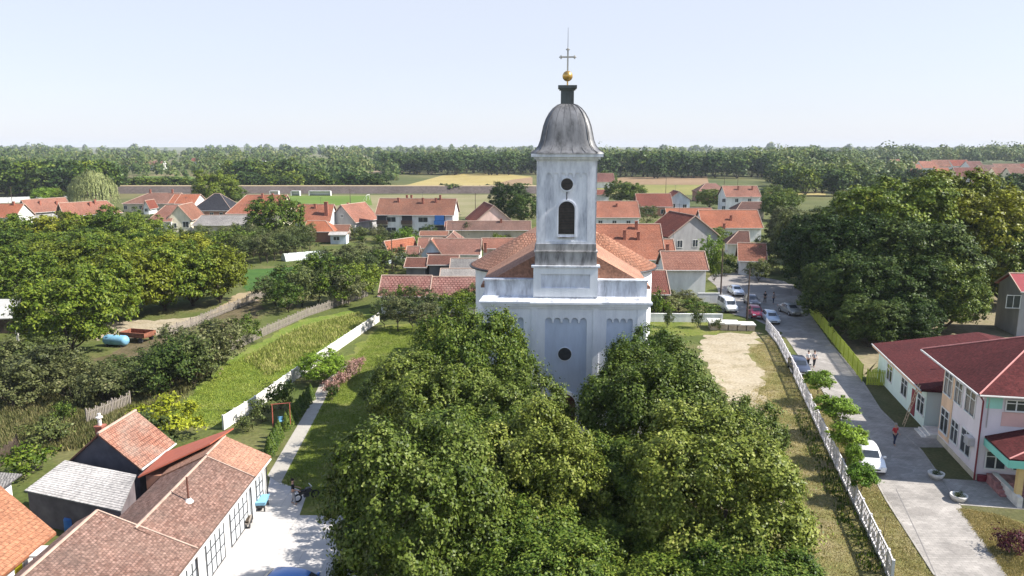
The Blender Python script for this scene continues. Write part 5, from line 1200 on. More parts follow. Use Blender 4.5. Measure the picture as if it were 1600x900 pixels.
def person(label, x, y, head, shirt, trous, hair=HAIRD, arm=(.15, .15), leg=(.12, -.10), z=.05, sit=False, group=None):
    """faces local -y"""
    t = thing("person", label, "person", (x, y, z), head, group)
    hz = .93
    P = [(0, 0, hz), (0, 0, 1.12), (0, 0, 1.32), (0, 0, 1.46), (0, -.01, 1.55), (0, -.015, 1.64), (0, -.01, 1.74)]; Rd = [(.15, .10), (.13, .09), (.16, .10), (.07, .06), (.055, .055), (.085, .10), (.065, .08)]
    E = [(i, i + 1) for i in range(6)]
    def add(p, r, to): P.append(p); Rd.append(r); E.append((to, len(P) - 1)); return len(P) - 1
    for k, s in enumerate((-1, 1)):
        a = arm[k]; sh = add((s * .19, 0, 1.42), .055, 2); el = add((s * .25, .03, 1.14), .042, sh)
        wr = add((s * .25, .03 - a * 1.2, .90 + a * .5), .03, el); pm = add((s * .25, .0 - a * 1.5, .84 + a * .5), (.022, .035), wr)
        if sit: kn = (s * .13, -.42, .52); an = (s * .14, -.40, .10); hp = (s * .10, 0, hz - .08)
        else:
            l = leg[k]; hp = (s * .09, 0, hz - .06); kn = (s * .10, -l * .6 - .02, .50); an = (s * .10, -l * 1.1 + .04, .09)
        h = add(hp, .085, 0); q = add(kn, .06, h); n = add(an, .042, q); f = add((an[0], an[1] - .16, .035), (.04, .03), n)
    # hands: five separate fingers on each palm
    FP = []
    body = skin_mesh("body", P, Rd, E, SKIN)
    fm = MB()
    for k, s in enumerate((-1, 1)):
        a = arm[k]; px_, py_, pz_ = s * .25, -a * 1.5, .84 + a * .5
        for j, (dx, L) in enumerate(((-.027, .065), (-.009, .078), (.009, .075), (.027, .055))):
            fm.tube([(px_ + .0, py_ + dx, pz_ - .0), (px_ - s * .006, py_ + dx, pz_ - L * .6), (px_ - s * .02, py_ + dx, pz_ - L)], [.009, .008, .006], 5)
        fm.tube([(px_, py_ - .03, pz_ + .03), (px_ - s * .02, py_ - .06, pz_), (px_ - s * .03, py_ - .06, pz_ - .03)], [.010, .009, .007], 5)
    fm.tube([(0, -.095, 1.665), (0, -.122, 1.635), (0, -.10, 1.62)], [.008, .015, .012], 5)
    for s in (-1, 1): fm.box(s * .086 - .01, s * .086 + .01, -.02, .015, 1.61, 1.67)
    bm = bmesh.new(); bm.from_mesh(body); m2 = fm.mesh("tmp", SKIN); bm.from_mesh(m2); bm.to_mesh(body); bm.free()
    link("body", body, t)
    # clothes
    sP = [(0, 0, hz), (0, 0, 1.12), (0, 0, 1.32), (0, 0, 1.44)]; sR = [(.165, .12), (.145, .105), (.175, .115), (.09, .08)]; sE = [(0, 1), (1, 2), (2, 3)]
    for k, s in enumerate((-1, 1)): sP.append((s * .195, 0, 1.415)); sR.append(.068); sE.append((2, len(sP) - 1)); sP.append((s * .25, .03, 1.15)); sR.append(.055); sE.append((len(sP) - 2, len(sP) - 1))
    link("shirt", skin_mesh("shirt", sP, sR, sE, shirt), t)
    tP = [(0, 0, hz + .04)]; tR = [(.165, .12)]; tE = []
    for k, s in enumerate((-1, 1)):
        b0 = 7 + k * 8; ids = [i for i in range(len(P)) if i in (b0 + 4, b0 + 5, b0 + 6)]; pr__ = 0
        for i, r in zip(ids, (.10, .075, .065)): tP.append(P[i]); tR.append(r); tE.append((pr__, len(tP) - 1)); pr__ = len(tP) - 1
    link("trousers", skin_mesh("trousers", tP, tR, tE, trous), t)
    hm = MB(); hm.lathe([(.001, .115), (.06, .10), (.095, .05), (.105, -.01), (.09, -.06)], 14); ho = hm.build("hair", hair, t, merge=True, loc=(0, .02, 1.70)); ho.scale = (1, 1.12, 1)
    return t
DEN = plain("denim_dark", (.03, .04, .08, 1), .9, .2); REDS = plain("cloth_red", (.55, .05, .05, 1), .9, .15); GREYS = plain("cloth_grey", (.30, .30, .32, 1), .9, .15); BLK = plain("cloth_black", (.02, .02, .025, 1), .9, .2); WHTS = plain("cloth_white", (.65, .65, .65, 1), .9, .1)
x, y = G(1397, 696); person("person in a red top standing on the shaded road by the ladder", x, y, R(20), REDS, DEN, HAIRG)
x, y = G(1262, 574); person("person in a white top walking in the shade, left of a couple", x, y, R(10), WHTS, BLK)
x, y = G(1270, 574); person("person in a grey top walking in the shade, right of a couple", x + .1, y, R(10), GREYS, BLK)
x, y = G(1195, 474); person("person in black with a raised arm on the plaza", x, y, R(-40), BLK, BLK, arm=(.15, .35))
x, y = G(1208, 475); person("person in grey standing on the plaza near the dark trees", x, y, R(30), GREYS, DEN)
x, y = G(462, 790)
# motorbike with a person standing behind it
mb = thing("motorbike", "small dark motorbike parked at the corner of the lawn", "motorbike", (x + .5, y + .7, .04), R(35)); m = MB()
m.bar((-.45, 0, .55), (.35, 0, .62), .16, .16); m.bar((.35, 0, .7), (.6, 0, .3), .06); m.box(-.15, .2, -.1, .1, .25, .5); m.build("frame", METD, mb)
m = MB(); m.box(-.5, .1, -.11, .11, .66, .76); m.build("seat", BLK, mb); m = MB(); m.bar((.33, -.3, .98), (.33, .3, .98), .03); m.bar((.36, 0, .65), (.33, 0, .98), .04); m.build("handlebar", METL, mb)
m = MB(); m.box(0, .32, -.12, .12, .66, .84); m.build("fuel_tank", METD, mb)
for a in (-.55, .62):
    m = MB(); m.lathe([(.2, -.05), (.27, -.05), (.29, 0), (.27, .05), (.2, .05)], 16); o = m.build("wheel", TYRE, mb, loc=(a, 0, .29)); o.rotation_euler = (math.pi / 2, 0, 0)
person("person in dark clothes standing by the motorbike at the lawn corner", x - .15, y + .1, R(100), BLK, GREYS, arm=(.3, .3))
x, y = G(1140, 560)

# ------------------------------------------------------------------ trees
random.seed(11)
# churchyard lindens
lind = [(-2.8, 52.4, 4.3, 12.3, 'deep', "dark linden against the left corner of the church"),
        (-8.6, 57.5, 3.3, 6.4, 'linden', "low rounded linden at the far left of the churchyard"),
        (-5.2, 47.4, 4.5, 10.0, 'linden', "linden in the second row left of the church, beside the lawn"),
        (-0.6, 46.4, 4.2, 9.4, 'linden', "linden in front of the church's left bay, beside the door gap"),
        (-2.0, 40.2, 4.2, 8.6, 'deep', "linden squeezed between the second row and the foremost left one"),
        (-4.4, 33.2, 4.5, 11.1, 'linden', "foremost tall linden overhanging the courtyard at the left"),
        (1.2, 37.4, 4.0, 9.8, 'linden', "linden at the middle of the churchyard in front of the door"),
        (0.8, 31.4, 3.8, 6.8, 'deep', "dark linden at the middle of the bottom edge"),
        (10.0, 52.8, 3.4, 10.4, 'deep', "upper right linden in front of the church's right bay"),
        (8.9, 45.6, 4.7, 11.0, 'linden', "broad linden right of the church door"),
        (13.0, 42.6, 3.4, 8.8, 'linden', "linden at the right side facing the bare earth patch"),
        (5.3, 38.8, 3.6, 7.2, 'deep', "deep shaded linden just right of the middle of the churchyard"),
        (10.2, 36.0, 4.8, 10.0, 'linden', "foremost tall linden on the right, nearest the concrete fence"),
        (5.2, 32.0, 3.6, 5.4, 'deep', "dark linden cut by the bottom edge, right of the middle"),
        (10.6, 30.6, 3.6, 6.0, 'deep', "low dark linden in the lower right corner of the churchyard")]
for x, y, r, h, m, lab in lind: tree('linden', 'linden_tree', lab, x, y, r, h, m)
tree('bush', 'young_tree', "low spreading tree beside the concrete fence, right of the lindens", 17.6, 49.6, 2.3, 3.6, 'linden')
tree('shrub', 'yellow_tree', "small golden yellow tree in front of the church door", 2.5, 54.5, 1.5, 4.3, 'gold')
tree('shrub', 'yellow_shrub', "orange tinged shrub at the left foot of the dark linden", -6.6, 56.0, .8, 3.6, 'gold', cat='shrub')
# walnut grove at the left
wal = [(98, 81, 5.0, 9.8, 'walnut'), (28, 102, 5, 9.4, 'walnut'), (152, 94, 4.8, 9.4, 'walnut'), (205, 101, 5.2, 9.6, 'yellowish'), (255, 105, 5.0, 9.2, 'walnut'),
       (300, 108, 4.8, 9.4, 'walnut'), (342, 110, 4.4, 8.8, 'yellowish'), (90, 114, 5.5, 9.2, 'yellowish'), (160, 118, 5.2, 9.4, 'walnut'), (225, 120, 5.2, 9.2, 'walnut'), (290, 122, 4.8, 9.3, 'yellowish'),
       (5, 150, 5.4, 9.2, 'walnut'), (50, 148, 5.6, 9.8, 'walnut'), (100, 150, 5.6, 9.9, 'yellowish'), (150, 150, 5.6, 10.4, 'walnut'), (195, 148, 5.6, 11.2, 'walnut'), (232, 146, 5, 9.8, 'walnut'), (20, 132, 5, 8.4, 'deep'), (75, 130, 5, 8.6, 'walnut'), (130, 132, 5, 8.6, 'deep'), (185, 131, 5, 8.8, 'walnut'), (240, 133, 4.2, 7.8, 'deep')]
for px, y, r, h, m in wal: r *= 1.12; h *= 1.03; tree('walnut', 'walnut_tree', "round walnut tree standing in the dense grove at the left", XAT(px, 450, y), y, r, h, m, "walnut trees of the grove at the left")
tree('walnut', 'walnut_tree', "single large round tree between the two orange roofed houses", XAT(430, 350, 178), 178, 7.2, 11.6, 'walnut')
tree('bush', 'garden_tree', "small dark tree left of the long grey shed", XAT(300, 380, 150), 150, 3.2, 6, 'deep')
tree('bush', 'garden_tree', "rounded bright tree in front of the long grey shed", XAT(340, 380, 152), 152, 3.6, 6.2, 'walnut')
tree('bush', 'garden_tree', "dark tree right of the long grey shed roof", XAT(382, 375, 158), 158, 3.4, 6.6, 'deep')
# orchard rows
for i, (px, py) in enumerate([(265 + 14 * k + random.uniform(-4, 4), 400 + random.uniform(-8, 6) - 4 * (k % 3)) for k in range(16)] + [(330 + 11 * k, 408 + random.uniform(-6, 4)) for k in range(13)]):
    x, y = G(px, py); tree('orchard', 'fruit_tree', "slim grey green fruit tree in the orchard rows", x, y, random.uniform(2.0, 2.6), random.uniform(5.0, 6.2), random.choice(['olive', 'bush', 'bush']), "fruit trees of the middle orchard")
for i, (px, py) in enumerate([(600, 512), (622, 518), (645, 515), (668, 520), (610, 497), (636, 496), (660, 498), (684, 500), (706, 505), (726, 500), (742, 492)]):
    x, y = G(px, py); tree('orchard', 'fruit_tree', "slim fruit tree in front of the striped roofed outbuilding", x, y, random.uniform(1.7, 2.2), random.uniform(4.0, 4.8), random.choice(['olive', 'bush', 'walnut']), "fruit trees before the striped roof")
for i, (px, py, h) in enumerate([(430, 478, 4.5), (450, 488, 5), (472, 480, 6), (498, 476, 5.5), (522, 478, 6), (545, 476, 5.5), (566, 466, 5.5), (582, 458, 5), (455, 460, 5), (485, 450, 6), (515, 448, 6), (545, 450, 6), (570, 440, 5), (500, 430, 5), (535, 428, 5.5), (560, 420, 5), (585, 425, 4.5), (600, 420, 4.5), (618, 418, 4), (640, 425, 3.5)]):
    x, y = G(px, py); tree('bush', 'garden_tree', "leafy garden tree in the thicket between the fences", x, y, random.uniform(2.4, 3.3), h, random.choice(['bush', 'walnut', 'deep', 'olive']), "garden trees of the middle thicket")
x, y = G(520, 440); tree('shrub', 'yellow_shrub', "bright golden shrub in the middle thicket", x, y, 1.3, 3.6, 'gold', cat='shrub')
x, y = G(387, 538); tree('bush', 'garden_tree', "lone round tree by the gap in the grey fences", x, y, 1.7, 3.6, 'deep')
# thicket in the left foreground
for i, (px, py, h) in enumerate([(5, 606, 5), (30, 600, 4.6), (55, 618, 5), (85, 612, 4.2), (110, 628, 3.8), (140, 612, 3.2), (165, 632, 3.8), (190, 610, 3.0), (210, 625, 3.4), (235, 606, 3.6), (255, 620, 5), (282, 600, 5.2), (305, 604, 5), (328, 590, 5.5), (342, 570, 5), (315, 565, 4.6), (285, 572, 4.6), (262, 580, 3.2), (60, 580, 4), (110, 590, 2.6), (190, 585, 1.8), (20, 640, 4.2), (225, 595, 2.4)]):
    x, y = G(px, py); tree('bush', 'thicket_tree', "brownish green small tree in the thicket below the blue tank", x, y, random.uniform(2.2, 3.0), h, random.choice(['bush', 'bush', 'olive', 'dark', 'olive']), "small trees of the left thicket")
for px, py, r, h, m, lab in [(268, 690, 2.6, 3.6, 'lime', "bright lime yellow shrub behind the lean-to roof"), (235, 715, 2.2, 3.4, 'bush', "dark green shrub between the small gabled house and lean-to"),
        (40, 745, 1.9, 2.2, 'walnut', "low round green bush left of the corrugated shed"), (70, 700, 1.8, 2.4, 'bush', "bush below the broken picket fence"), (128, 640, 1.3, 2.4, 'olive', "olive bush beside the broken picket fence"),
        (215, 745, 1.3, 2.2, 'walnut', "bush at the corner of the corrugated roof"), (205, 775, 1.2, 1.6, 'bright', "bright low bush next to the garage ridge"), (506, 597, 2.5, 3.2, 'bright', "bright green grape arbour beside the white panel wall"),
        (410, 660, 1.3, 2.2, 'bush', "bush at the lower end of the white panel wall"), (438, 640, 1.6, 3.0, 'deep', "fruit tree beside the red swing"), (385, 675, .9, 1.4, 'bush', "little bush behind the new orange roof"), (103, 660, 1.0, 1.9, 'deep', "green bush left of the broken fence"),
        (1060, 487, 3.2, 3.0, 'olive', "wide olive shrub behind the white yard wall"), (1040, 490, 1.8, 2.2, 'bright', "bright shrub beside the dark porch"), (1095, 495, 2.6, 2.4, 'walnut', "yellowish green shrub near the utility pole"),
        (1090, 513, 1.0, 2.8, 'bush', "thin sapling on the back lawn"), (1118, 516, .9, 1.7, 'bush', "small bush left of the block pile"), (1043, 512, .8, 2.6, 'bush', "young sapling in front of the yard wall"), (1018, 500, 1.6, 4.5, 'deep', "dark shrub at the right corner of the church"),
        (1116, 440, 1.4, 6, 'walnut', "slim tree at the end of the white house wall")]:
    x, y = G(px, py); tree('walnut' if 'arbour' in lab else 'shrub' if r < 2.2 else 'bush', 'bush', lab, x, y, r, h, m, cat='bush')
# thuja hedge beside the path
tj = np.random.default_rng(5); c = []; nn = []
for k in range(900):
    z = tj.random(); a = tj.random() * 6.28; r = .42 * (1 - z) ** .8 + .04; c.append((r * math.cos(a), r * math.sin(a), z * 1.5 + .02)); nn.append((math.cos(a), math.sin(a), .5))
thm = leafmesh("foliage", np.array(c), np.array(nn) + tj.normal(size=(900, 3)) * .3, .14, LM['deep'], up=(0, 0, 1))
for i in range(8):
    px = 478 - 1.5 * i + 0; py = 643 + i * 4; 
    a = Vector(G(486, 625)); b = Vector(G(447, 672)); p = a.lerp(b, i / 7)
    t = thing('thuja', "dark conical thuja in the upper row beside the garden path", 'thuja', (p.x, p.y, .03), random.random() * 6, "thujas of the upper row"); link('foliage', thm, t)
for i in range(5):
    a = Vector(G(436, 685)); b = Vector(G(421, 712)); p = a.lerp(b, i / 4)
    t = thing('thuja', "dark conical thuja in the lower row next to the new garage", 'thuja', (p.x, p.y, .03), random.random() * 6, "thujas of the lower row"); link('foliage', thm, t)
for px, py, h in [(553, 585, 1.2), (545, 592, 1.5), (536, 598, 1.3), (528, 604, 1.4), (518, 618, 1.6), (550, 578, 1.2), (560, 572, 1.1)]:
    x, y = G(px, py); tree('shrub', 'flower_shrub', "pink flowering shrub along the garden path", x, y, .9, h, 'pink', "pink flower shrubs by the path", cat='shrub')
x, y = G(518, 622); tree('shrub', 'shrub', "dark shrub at the bend of the garden path", x + .2, y - .6, .7, 1.6, 'dark', cat='shrub')
# globe saplings on the verge
for px, py, r, h, lab in [(1278, 632, 1.15, 3.1, "first globe headed sapling from the far end of the verge"), (1302, 684, 1.35, 3.4, "largest globe headed sapling on the verge"), (1320, 727, 1.15, 3.1, "globe headed sapling just behind the white hatchback"), (1330, 752, .55, 2.7, "smallest globe headed sapling beside the white hatchback"), (1342, 787, .9, 2.7, "nearest globe headed sapling in front of the white hatchback")]:
    x, y = G(px, py); tree('globe', 'globe_sapling', lab, x, y, r, h)
x, y = G(1379, 845); m = MB(); m.tube([(0, 0, 0), (.05, 0, .9), (0, .03, 2.0)], [.02, .015, .006], 5); m.tube([(.03, 0, 1.1), (.2, .1, 1.7)], [.01, .004], 4); m.tube([(.03, 0, 1.3), (-.15, -.1, 1.8)], [.01, .004], 4); o = m.build('bare_sapling', BARK, loc=(x, y, .03)); tag(o, "leafless thin sapling on the verge nearest the camera", "sapling")
tree('shrub', 'purple_shrub', "purple leaved shrub at the right edge", 28.9, 39.8, 1.1, 1.6, 'purple', cat='shrub')
for px, py, r, h in [(1440, 735, .9, .8), (1470, 690, .6, .5)]: pass
# big dark trees on the right
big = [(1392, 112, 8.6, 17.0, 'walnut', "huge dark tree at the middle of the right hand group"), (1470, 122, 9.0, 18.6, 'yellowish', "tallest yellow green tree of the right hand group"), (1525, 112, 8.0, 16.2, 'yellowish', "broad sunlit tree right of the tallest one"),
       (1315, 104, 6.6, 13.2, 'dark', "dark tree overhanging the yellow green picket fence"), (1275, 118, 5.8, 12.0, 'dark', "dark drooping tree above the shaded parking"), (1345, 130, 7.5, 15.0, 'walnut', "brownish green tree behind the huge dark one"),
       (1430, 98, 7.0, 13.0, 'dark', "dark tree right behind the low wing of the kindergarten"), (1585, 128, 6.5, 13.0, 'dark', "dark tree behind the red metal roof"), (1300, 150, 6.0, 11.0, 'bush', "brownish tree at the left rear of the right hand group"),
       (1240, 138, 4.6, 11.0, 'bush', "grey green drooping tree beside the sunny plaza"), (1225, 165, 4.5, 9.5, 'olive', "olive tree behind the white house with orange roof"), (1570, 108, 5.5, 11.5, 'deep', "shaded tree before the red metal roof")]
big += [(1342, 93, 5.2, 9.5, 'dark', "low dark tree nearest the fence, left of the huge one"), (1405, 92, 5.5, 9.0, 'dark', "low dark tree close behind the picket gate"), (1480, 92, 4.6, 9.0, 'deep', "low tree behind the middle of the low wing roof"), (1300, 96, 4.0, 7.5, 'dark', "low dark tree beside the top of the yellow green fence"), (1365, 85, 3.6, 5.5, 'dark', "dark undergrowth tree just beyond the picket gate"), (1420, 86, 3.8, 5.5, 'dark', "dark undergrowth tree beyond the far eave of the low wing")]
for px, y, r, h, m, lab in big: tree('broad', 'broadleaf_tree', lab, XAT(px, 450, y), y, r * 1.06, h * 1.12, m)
# weeping willow
wg_ = np.random.default_rng(9); c = []; nn = []
for k in range(330):
    a = wg_.random() * 6.28; rr = 8.5 * math.sqrt(wg_.random()); zt = 14 - 6.2 * (rr / 8.5) ** 2 + wg_.normal() * .4; L = (3.5 + 5 * wg_.random()) * (.45 + .55 * rr / 8.5)
    for j in range(int(L * 5)):
        f = j / (L * 5); c.append((rr * math.cos(a) * (1 + .07 * f) + wg_.normal() * .15, rr * math.sin(a) * (1 + .07 * f) + wg_.normal() * .15, max(.6, zt - L * f))); nn.append((math.cos(a), math.sin(a), .35))
c = np.array(c); nn = np.array(nn) + wg_.normal(size=c.shape) * .3
wm = leafmesh("crown", c, nn, .75, LM['willow'], .35, up=(0, 0, 1))
wx = XAT(146, 300, 285); t = thing('weeping_willow', "pale weeping willow with hanging branches behind the orange roofs", 'tree', (wx, 285, 0)); link('crown', wm, t)
link('trunk', PROTO['walnut'][0][1], t).scale = (2, 2, 1)
# single trees beyond the village
for px, py, r, h, m, lab in [(75, 325, 5.5, 8, 'bright', "yellow green trees' left neighbour above the orange roofs"), (98, 325, 4.5, 7.5, 'walnut', "yellow green small tree just left of the weeping willow"), (338, 322, 9, 14, 'walnut', "big light green tree behind the slate blue roof"),
        (316, 318, 4, 7, 'dark', "dark small tree left of the slate blue roof"), (362, 320, 6, 8, 'deep', "green tree left of the large orange roof"), (178, 300, 8, 14, 'dark', "dark tree right behind the weeping willow"),
        (795, 345, 6.4, 12.6, 'dark', "tall dark green tree left of the tower"), (818, 350, 5.5, 9, 'deep', "green tree squeezed against the tower's left side"), (968, 318, 6.5, 9.5, 'deep', "round tree right of the tower among the roofs"), (990, 318, 5.5, 8.5, 'walnut', "second round tree right of the tower"), (948, 292, 6, 9, 'walnut', "light tree behind the low red roof right of the tower"),
        (1108, 325, 6, 7.5, 'deep', "tree between the hip roofed house and long white house"), (1215, 345, 6, 9, 'walnut', "tree right of the long white house"), (1232, 330, 5, 8, 'walnut', "bright tree at the edge of the right hand wood"),
        (1205, 320, 5, 8, 'deep', "small tree right of the dull brown roof"), (725, 375, 2.6, 4.5, 'dark', "dark shrub like tree behind the beige house"), (640, 377, 2.4, 3.4, 'deep', "tree in front of the apartment house balconies"), (668, 374, 2.3, 3.8, 'dark', "dark tree before the blue balcony"), (610, 380, 2.2, 3.2, 'bush', "garden tree before the left balconies"), (635, 392, 2.6, 5.2, 'bright', "pointed bright green tree behind the small orange roof"), (590, 378, 2.6, 4.2, 'olive', "small garden tree left of the apartment house"),
        (560, 375, 2.6, 3.6, 'bush', "bush like tree by the white wooden hut"), (1010, 350, 3.4, 5.5, 'bush', "grey tree before the dormer house"), (990, 345, 3.2, 5, 'olive', "pale tree left of the dormer house"), (1110, 425, 2.2, 7, 'bright', "slim bright tree beside the low orange roof"), (1130, 385, 3, 4.5, 'walnut', "leafy tree before the brown roofed house"), (1200, 425, 3.2, 7, 'bush', "tree right beside the white orange roofed house"), (1140, 415, 1.5, 2.5, 'walnut', "low bush before the columned porch"), (1185, 440, 2.4, 4, 'bush', "bush at the far side of the plaza")]:
    x, y = G(px, py); tree('walnut' if r > 4.6 else 'bush', 'garden_tree', lab, x, y, r, h, m)

for k in range(34):
    px, py = random.choice([(random.uniform(575, 830), random.uniform(374, 382)), (random.uniform(940, 1190), random.uniform(342, 350)), (random.uniform(1110, 1200), random.uniform(405, 440)), (random.uniform(400, 590), random.uniform(366, 384)), (random.uniform(20, 300), random.uniform(345, 352))])
    x, y = G(px, py); tree('shrub', 'garden_bush', "small green bush in a yard between the village houses", x, y, random.uniform(1.0, 2.0), random.uniform(1.4, 2.8), random.choice(['bush', 'walnut', 'deep', 'olive']), "yard bushes among the village houses", cat='bush')
for k in range(26):
    x, y = G(random.uniform(310, 500), random.uniform(378, 404)); tree('orchard', 'fruit_tree', "slim grey green fruit tree in the orchard rows", x, y, random.uniform(1.8, 2.4), random.uniform(4.6, 6.0), random.choice(['olive', 'bush']), "fruit trees of the middle orchard")
# woods: rows of single trees, then the masses behind them
def rowtrees(n, pL, pR, D0, D1, h0, h1, lab, grp, mats=('forest', 'deep', 'dark', 'walnut'), name='woodland_tree', rk=.36):
    for i in range(n):
        px = pL + (pR - pL) * (i + random.random()) / n; D = random.uniform(D0, D1); h = random.uniform(h0, h1)
        x = XAT(px, 270, D); cm, tm, RX, H = random.choice(PROTO['forest'])
        t = thing(name, lab, 'tree', (x, D, 0), random.uniform(0, 6.28), grp); r = h * random.uniform(rk * .85, rk * 1.25); t.scale = (r / RX, r / RX, h / H)
        c = link('crown', cm, t); c.material_slots[0].link = 'OBJECT'; c.material_slots[0].material = LM[random.choice(mats)]; link('trunk', tm, t)
rowtrees(34, -40, 175, 345, 400, 13, 18, "dark tree at the front of the woodland on the left", "front trees of the left wood")
rowtrees(20, 170, 310, 402, 412, 6, 8.5, "low tree in the hedgerow behind the levee", "hedgerow trees behind the levee", rk=.5)
rowtrees(36, 360, 600, 395, 425, 6.5, 11, "bushy tree in the thick row behind the football pitch", "trees behind the football pitch", rk=.45)
rowtrees(16, 360, 470, 430, 480, 13, 17, "taller tree behind the thick row at the football pitch", "taller trees behind the pitch")
rowtrees(36, 600, 850, 610, 680, 15, 20, "dark tree at the front of the wood beyond the ripe field", "front trees of the wood left of the tower", mats=('forest', 'dark', 'forest'))
rowtrees(46, 925, 1310, 545, 600, 15, 21, "dark tree at the front of the wood beyond the right field", "front trees of the wood right of the tower", mats=('forest', 'dark', 'forest', 'deep'))
rowtrees(22, 1210, 1345, 350, 440, 10, 15, "green tree in the near wood left of the big right trees", "near trees of the right wood")
rowtrees(16, 1530, 1680, 230, 330, 10, 14, "dark tree at the right edge below the far hamlet", "dark trees at the right edge", mats=('dark', 'forest'))
rowtrees(12, 1350, 1450, 300, 420, 9, 13, "dark tree behind the tallest right hand tree", "dark trees behind the right group", mats=('dark', 'deep'))
rowtrees(10, 690, 830, 374, 392, 2.5, 5.0, "low bush on the levee left of the tower", "bushes on the levee", name='levee_bush', rk=.6)

def mass(name, areas, mat, seed, leaf=1.8, per=105):
    """a far-off wood as one mesh of leaf-sized faces grouped into many crowns"""
    rg = np.random.default_rng(seed); CC, NN, SS = [], [], []
    for n, pL, pR, D0, D1, h0, h1 in areas:
        D = D0 + (D1 - D0) * rg.random(n); px = pL + (pR - pL) * rg.random(n); x = (px - 800) / F * D * 1.0; h = h0 * .8 + (h1 - h0 * .8) * rg.random(n)
        k = rg.random(n) < .05; h[k] *= 1.25; h *= .9 + .12 * np.sin(px / 37.0) * np.sin(px / 91.0 + 1)
        for xi, yi, hi in zip(x, D, h):
            r = hi * (.32 + .22 * rg.random()); d = unit(rg, per); d[:, 2] = np.abs(d[:, 2]) * 1.0 - .25
            lob = rg.normal(size=(5, 3)) * .22; q = d * .72 + lob[rg.integers(0, 5, per)]
            sc = max(1.0, yi / 700)
            CC.append(q * [r, r, hi * .5] + [xi, yi, hi * .52]); NN.append(d + [0, -.25, .25] + rg.normal(size=d.shape) * .3); SS.append(np.full(per, leaf * (.8 + .5 * rg.random()) * sc))
    return struct(link(name, leafmesh(name, np.vstack(CC), np.vstack(NN), np.concatenate(SS), mat, .8)), 'stuff')
mass("left_woodland", [(240, -80, 190, 385, 560, 13, 17), (90, 170, 400, 520, 760, 9, 15), (90, -80, 380, 620, 900, 16, 23)], LM['wood'], 1)
mass("middle_woodland", [(230, 590, 860, 650, 800, 17, 23), (120, 380, 620, 560, 800, 12, 17), (70, 340, 620, 470, 560, 8, 13)], LM['wood'], 2)
mass("right_woodland", [(420, 900, 1330, 580, 800, 18, 25), (160, 1200, 1420, 420, 640, 11, 17), (60, 1340, 1400, 420, 560, 9, 13)], LM['wood'], 3)
mass("hilltop_woodland", [(260, 1370, 1700, 820, 1050, 22, 29), (40, 1410, 1475, 900, 1000, 27, 31), (90, 1300, 1400, 800, 1000, 17, 22)], LM['wood'], 4, 2.0)
mass("distant_woodland", [(420, -100, 1750, 900, 1300, 17, 25), (420, -100, 1750, 1300, 2200, 17, 27), (260, -150, 1800, 2200, 3600, 18, 34)], LM['wood'], 5, 2.2, 60)
# grass and weeds
def tufts(name, poly, n, h, mat, seed, blades=5, spread=.12, wide=.035, bend=.35):
    rg = np.random.default_rng(seed); P = np.array([G(*q) for q in poly]); lo, hi = P.min(0), P.max(0); pts = []
    while len(pts) < n:
        q = lo + (hi - lo) * rg.random((n, 2)); ins = np.zeros(n, bool); j = len(P) - 1
        for i in range(len(P)):
            c_ = ((P[i, 1] > q[:, 1]) != (P[j, 1] > q[:, 1])) & (q[:, 0] < (P[j, 0] - P[i, 0]) * (q[:, 1] - P[i, 1]) / (P[j, 1] - P[i, 1] + 1e-9) + P[i, 0]); ins ^= c_; j = i
        pts += list(q[ins])
    c = np.repeat(np.array(pts[:n]), blades, 0); m = len(c); c = c + rg.normal(size=c.shape) * spread
    hh = h * (.5 + rg.random(m)); a = rg.random(m) * 6.28; dx, dy = np.cos(a), np.sin(a); z0 = .02
    v = np.zeros((m, 3, 3)); w = wide * (.7 + .6 * rg.random(m))
    v[:, 0] = np.stack([c[:, 0] - dy * w, c[:, 1] + dx * w, np.full(m, z0)], 1); v[:, 1] = np.stack([c[:, 0] + dy * w, c[:, 1] - dx * w, np.full(m, z0)], 1)
    v[:, 2] = np.stack([c[:, 0] + dx * hh * bend, c[:, 1] + dy * hh * bend, z0 + hh], 1)
    me = bpy.data.meshes.new(name); me.vertices.add(m * 3); me.vertices.foreach_set('co', v.astype(np.float32).ravel()); me.loops.add(m * 3); me.loops.foreach_set('vertex_index', np.arange(m * 3, dtype=np.int32))
    me.polygons.add(m); me.polygons.foreach_set('loop_start', np.arange(0, m * 3, 3, dtype=np.int32)); me.update(); me.materials.append(mat)
    return struct(link(name, me), 'stuff')
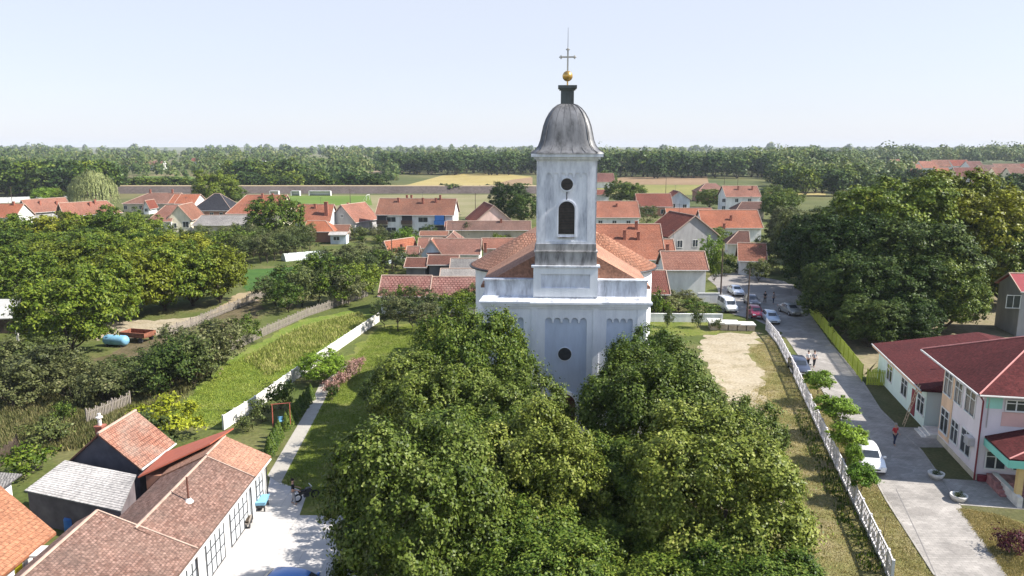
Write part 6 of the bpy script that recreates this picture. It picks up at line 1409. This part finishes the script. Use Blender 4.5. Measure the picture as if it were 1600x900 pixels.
GR1 = leaf_mat("blades_lawn", (.11, .165, .02, 1), (.165, .235, .032, 1), (.24, .29, .055, 1), trans=.2); GR2 = leaf_mat("blades_tall", (.15, .21, .03, 1), (.22, .27, .05, 1), (.38, .36, .13, 1), trans=.2); GR3 = leaf_mat("blades_dry", (.16, .16, .04, 1), (.30, .27, .09, 1), (.48, .40, .19, 1), trans=.2)
tufts("tall_grass", [(385, 562), (470, 512), (560, 490), (575, 500), (470, 562), (420, 588)], 2600, .34, GR2, 1, 6, .25, .05)
tufts("field_grass", [(250, 665), (355, 570), (470, 515), (560, 505), (455, 578), (350, 665)], 7000, .10, GR1, 2, 6, .2, .04)
tufts("lawn_grass", [(442, 757), (516, 612), (552, 562), (590, 515), (690, 505), (690, 640), (545, 806), (480, 768)], 24000, .07, GR1, 3, 6, .12, .03)
tufts("verge_grass", [(1130, 650), (1200, 590), (1172, 548), (1205, 524), (1245, 600), (1290, 700), (1388, 900), (1240, 915), (1240, 750)], 9000, .07, GR3, 4, 6, .14, .03)
tufts("roadside_grass", [(1392, 912), (1458, 905), (1385, 785), (1330, 682), (1262, 582), (1244, 575)], 6000, .07, GR3, 5, 6, .12, .03)
tufts("kindergarten_lawn", [(1500, 796), (1560, 806), (1620, 830), (1620, 920), (1590, 920)], 7000, .09, GR3, 6, 6, .12, .03)
tufts("garden_weeds", [(0, 580), (0, 720), (120, 700), (235, 660), (350, 560), (350, 545), (160, 600)], 12000, .42, leaf_mat("weeds", (.05, .07, .02, 1), (.12, .13, .04, 1), (.26, .22, .10, 1)), 7, 6, .3, .06)
tufts("fence_foot_plants", [(1238, 640), (1260, 640), (1288, 699), (1383, 899), (1350, 899), (1264, 699)], 140, .25, LM['walnut'], 8, 7, .2, .06)

# ------------------------------------------------------------------ haze
hz_ = MB(); hz_.box(-3300, 3300, -60, 5200, -1.0, 42)
hm, n_, l_, b_ = newmat("haze_air"); n_.remove(b_)
pv = n_.new("ShaderNodeVolumePrincipled"); pv.inputs['Color'].default_value = (.80, .88, 1, 1); pv.inputs['Density'].default_value = .00010; pv.inputs['Anisotropy'].default_value = 0
l_.new(pv.outputs[0], n_["Material Output"].inputs['Volume'])
struct(hz_.build("haze", hm), 'stuff')
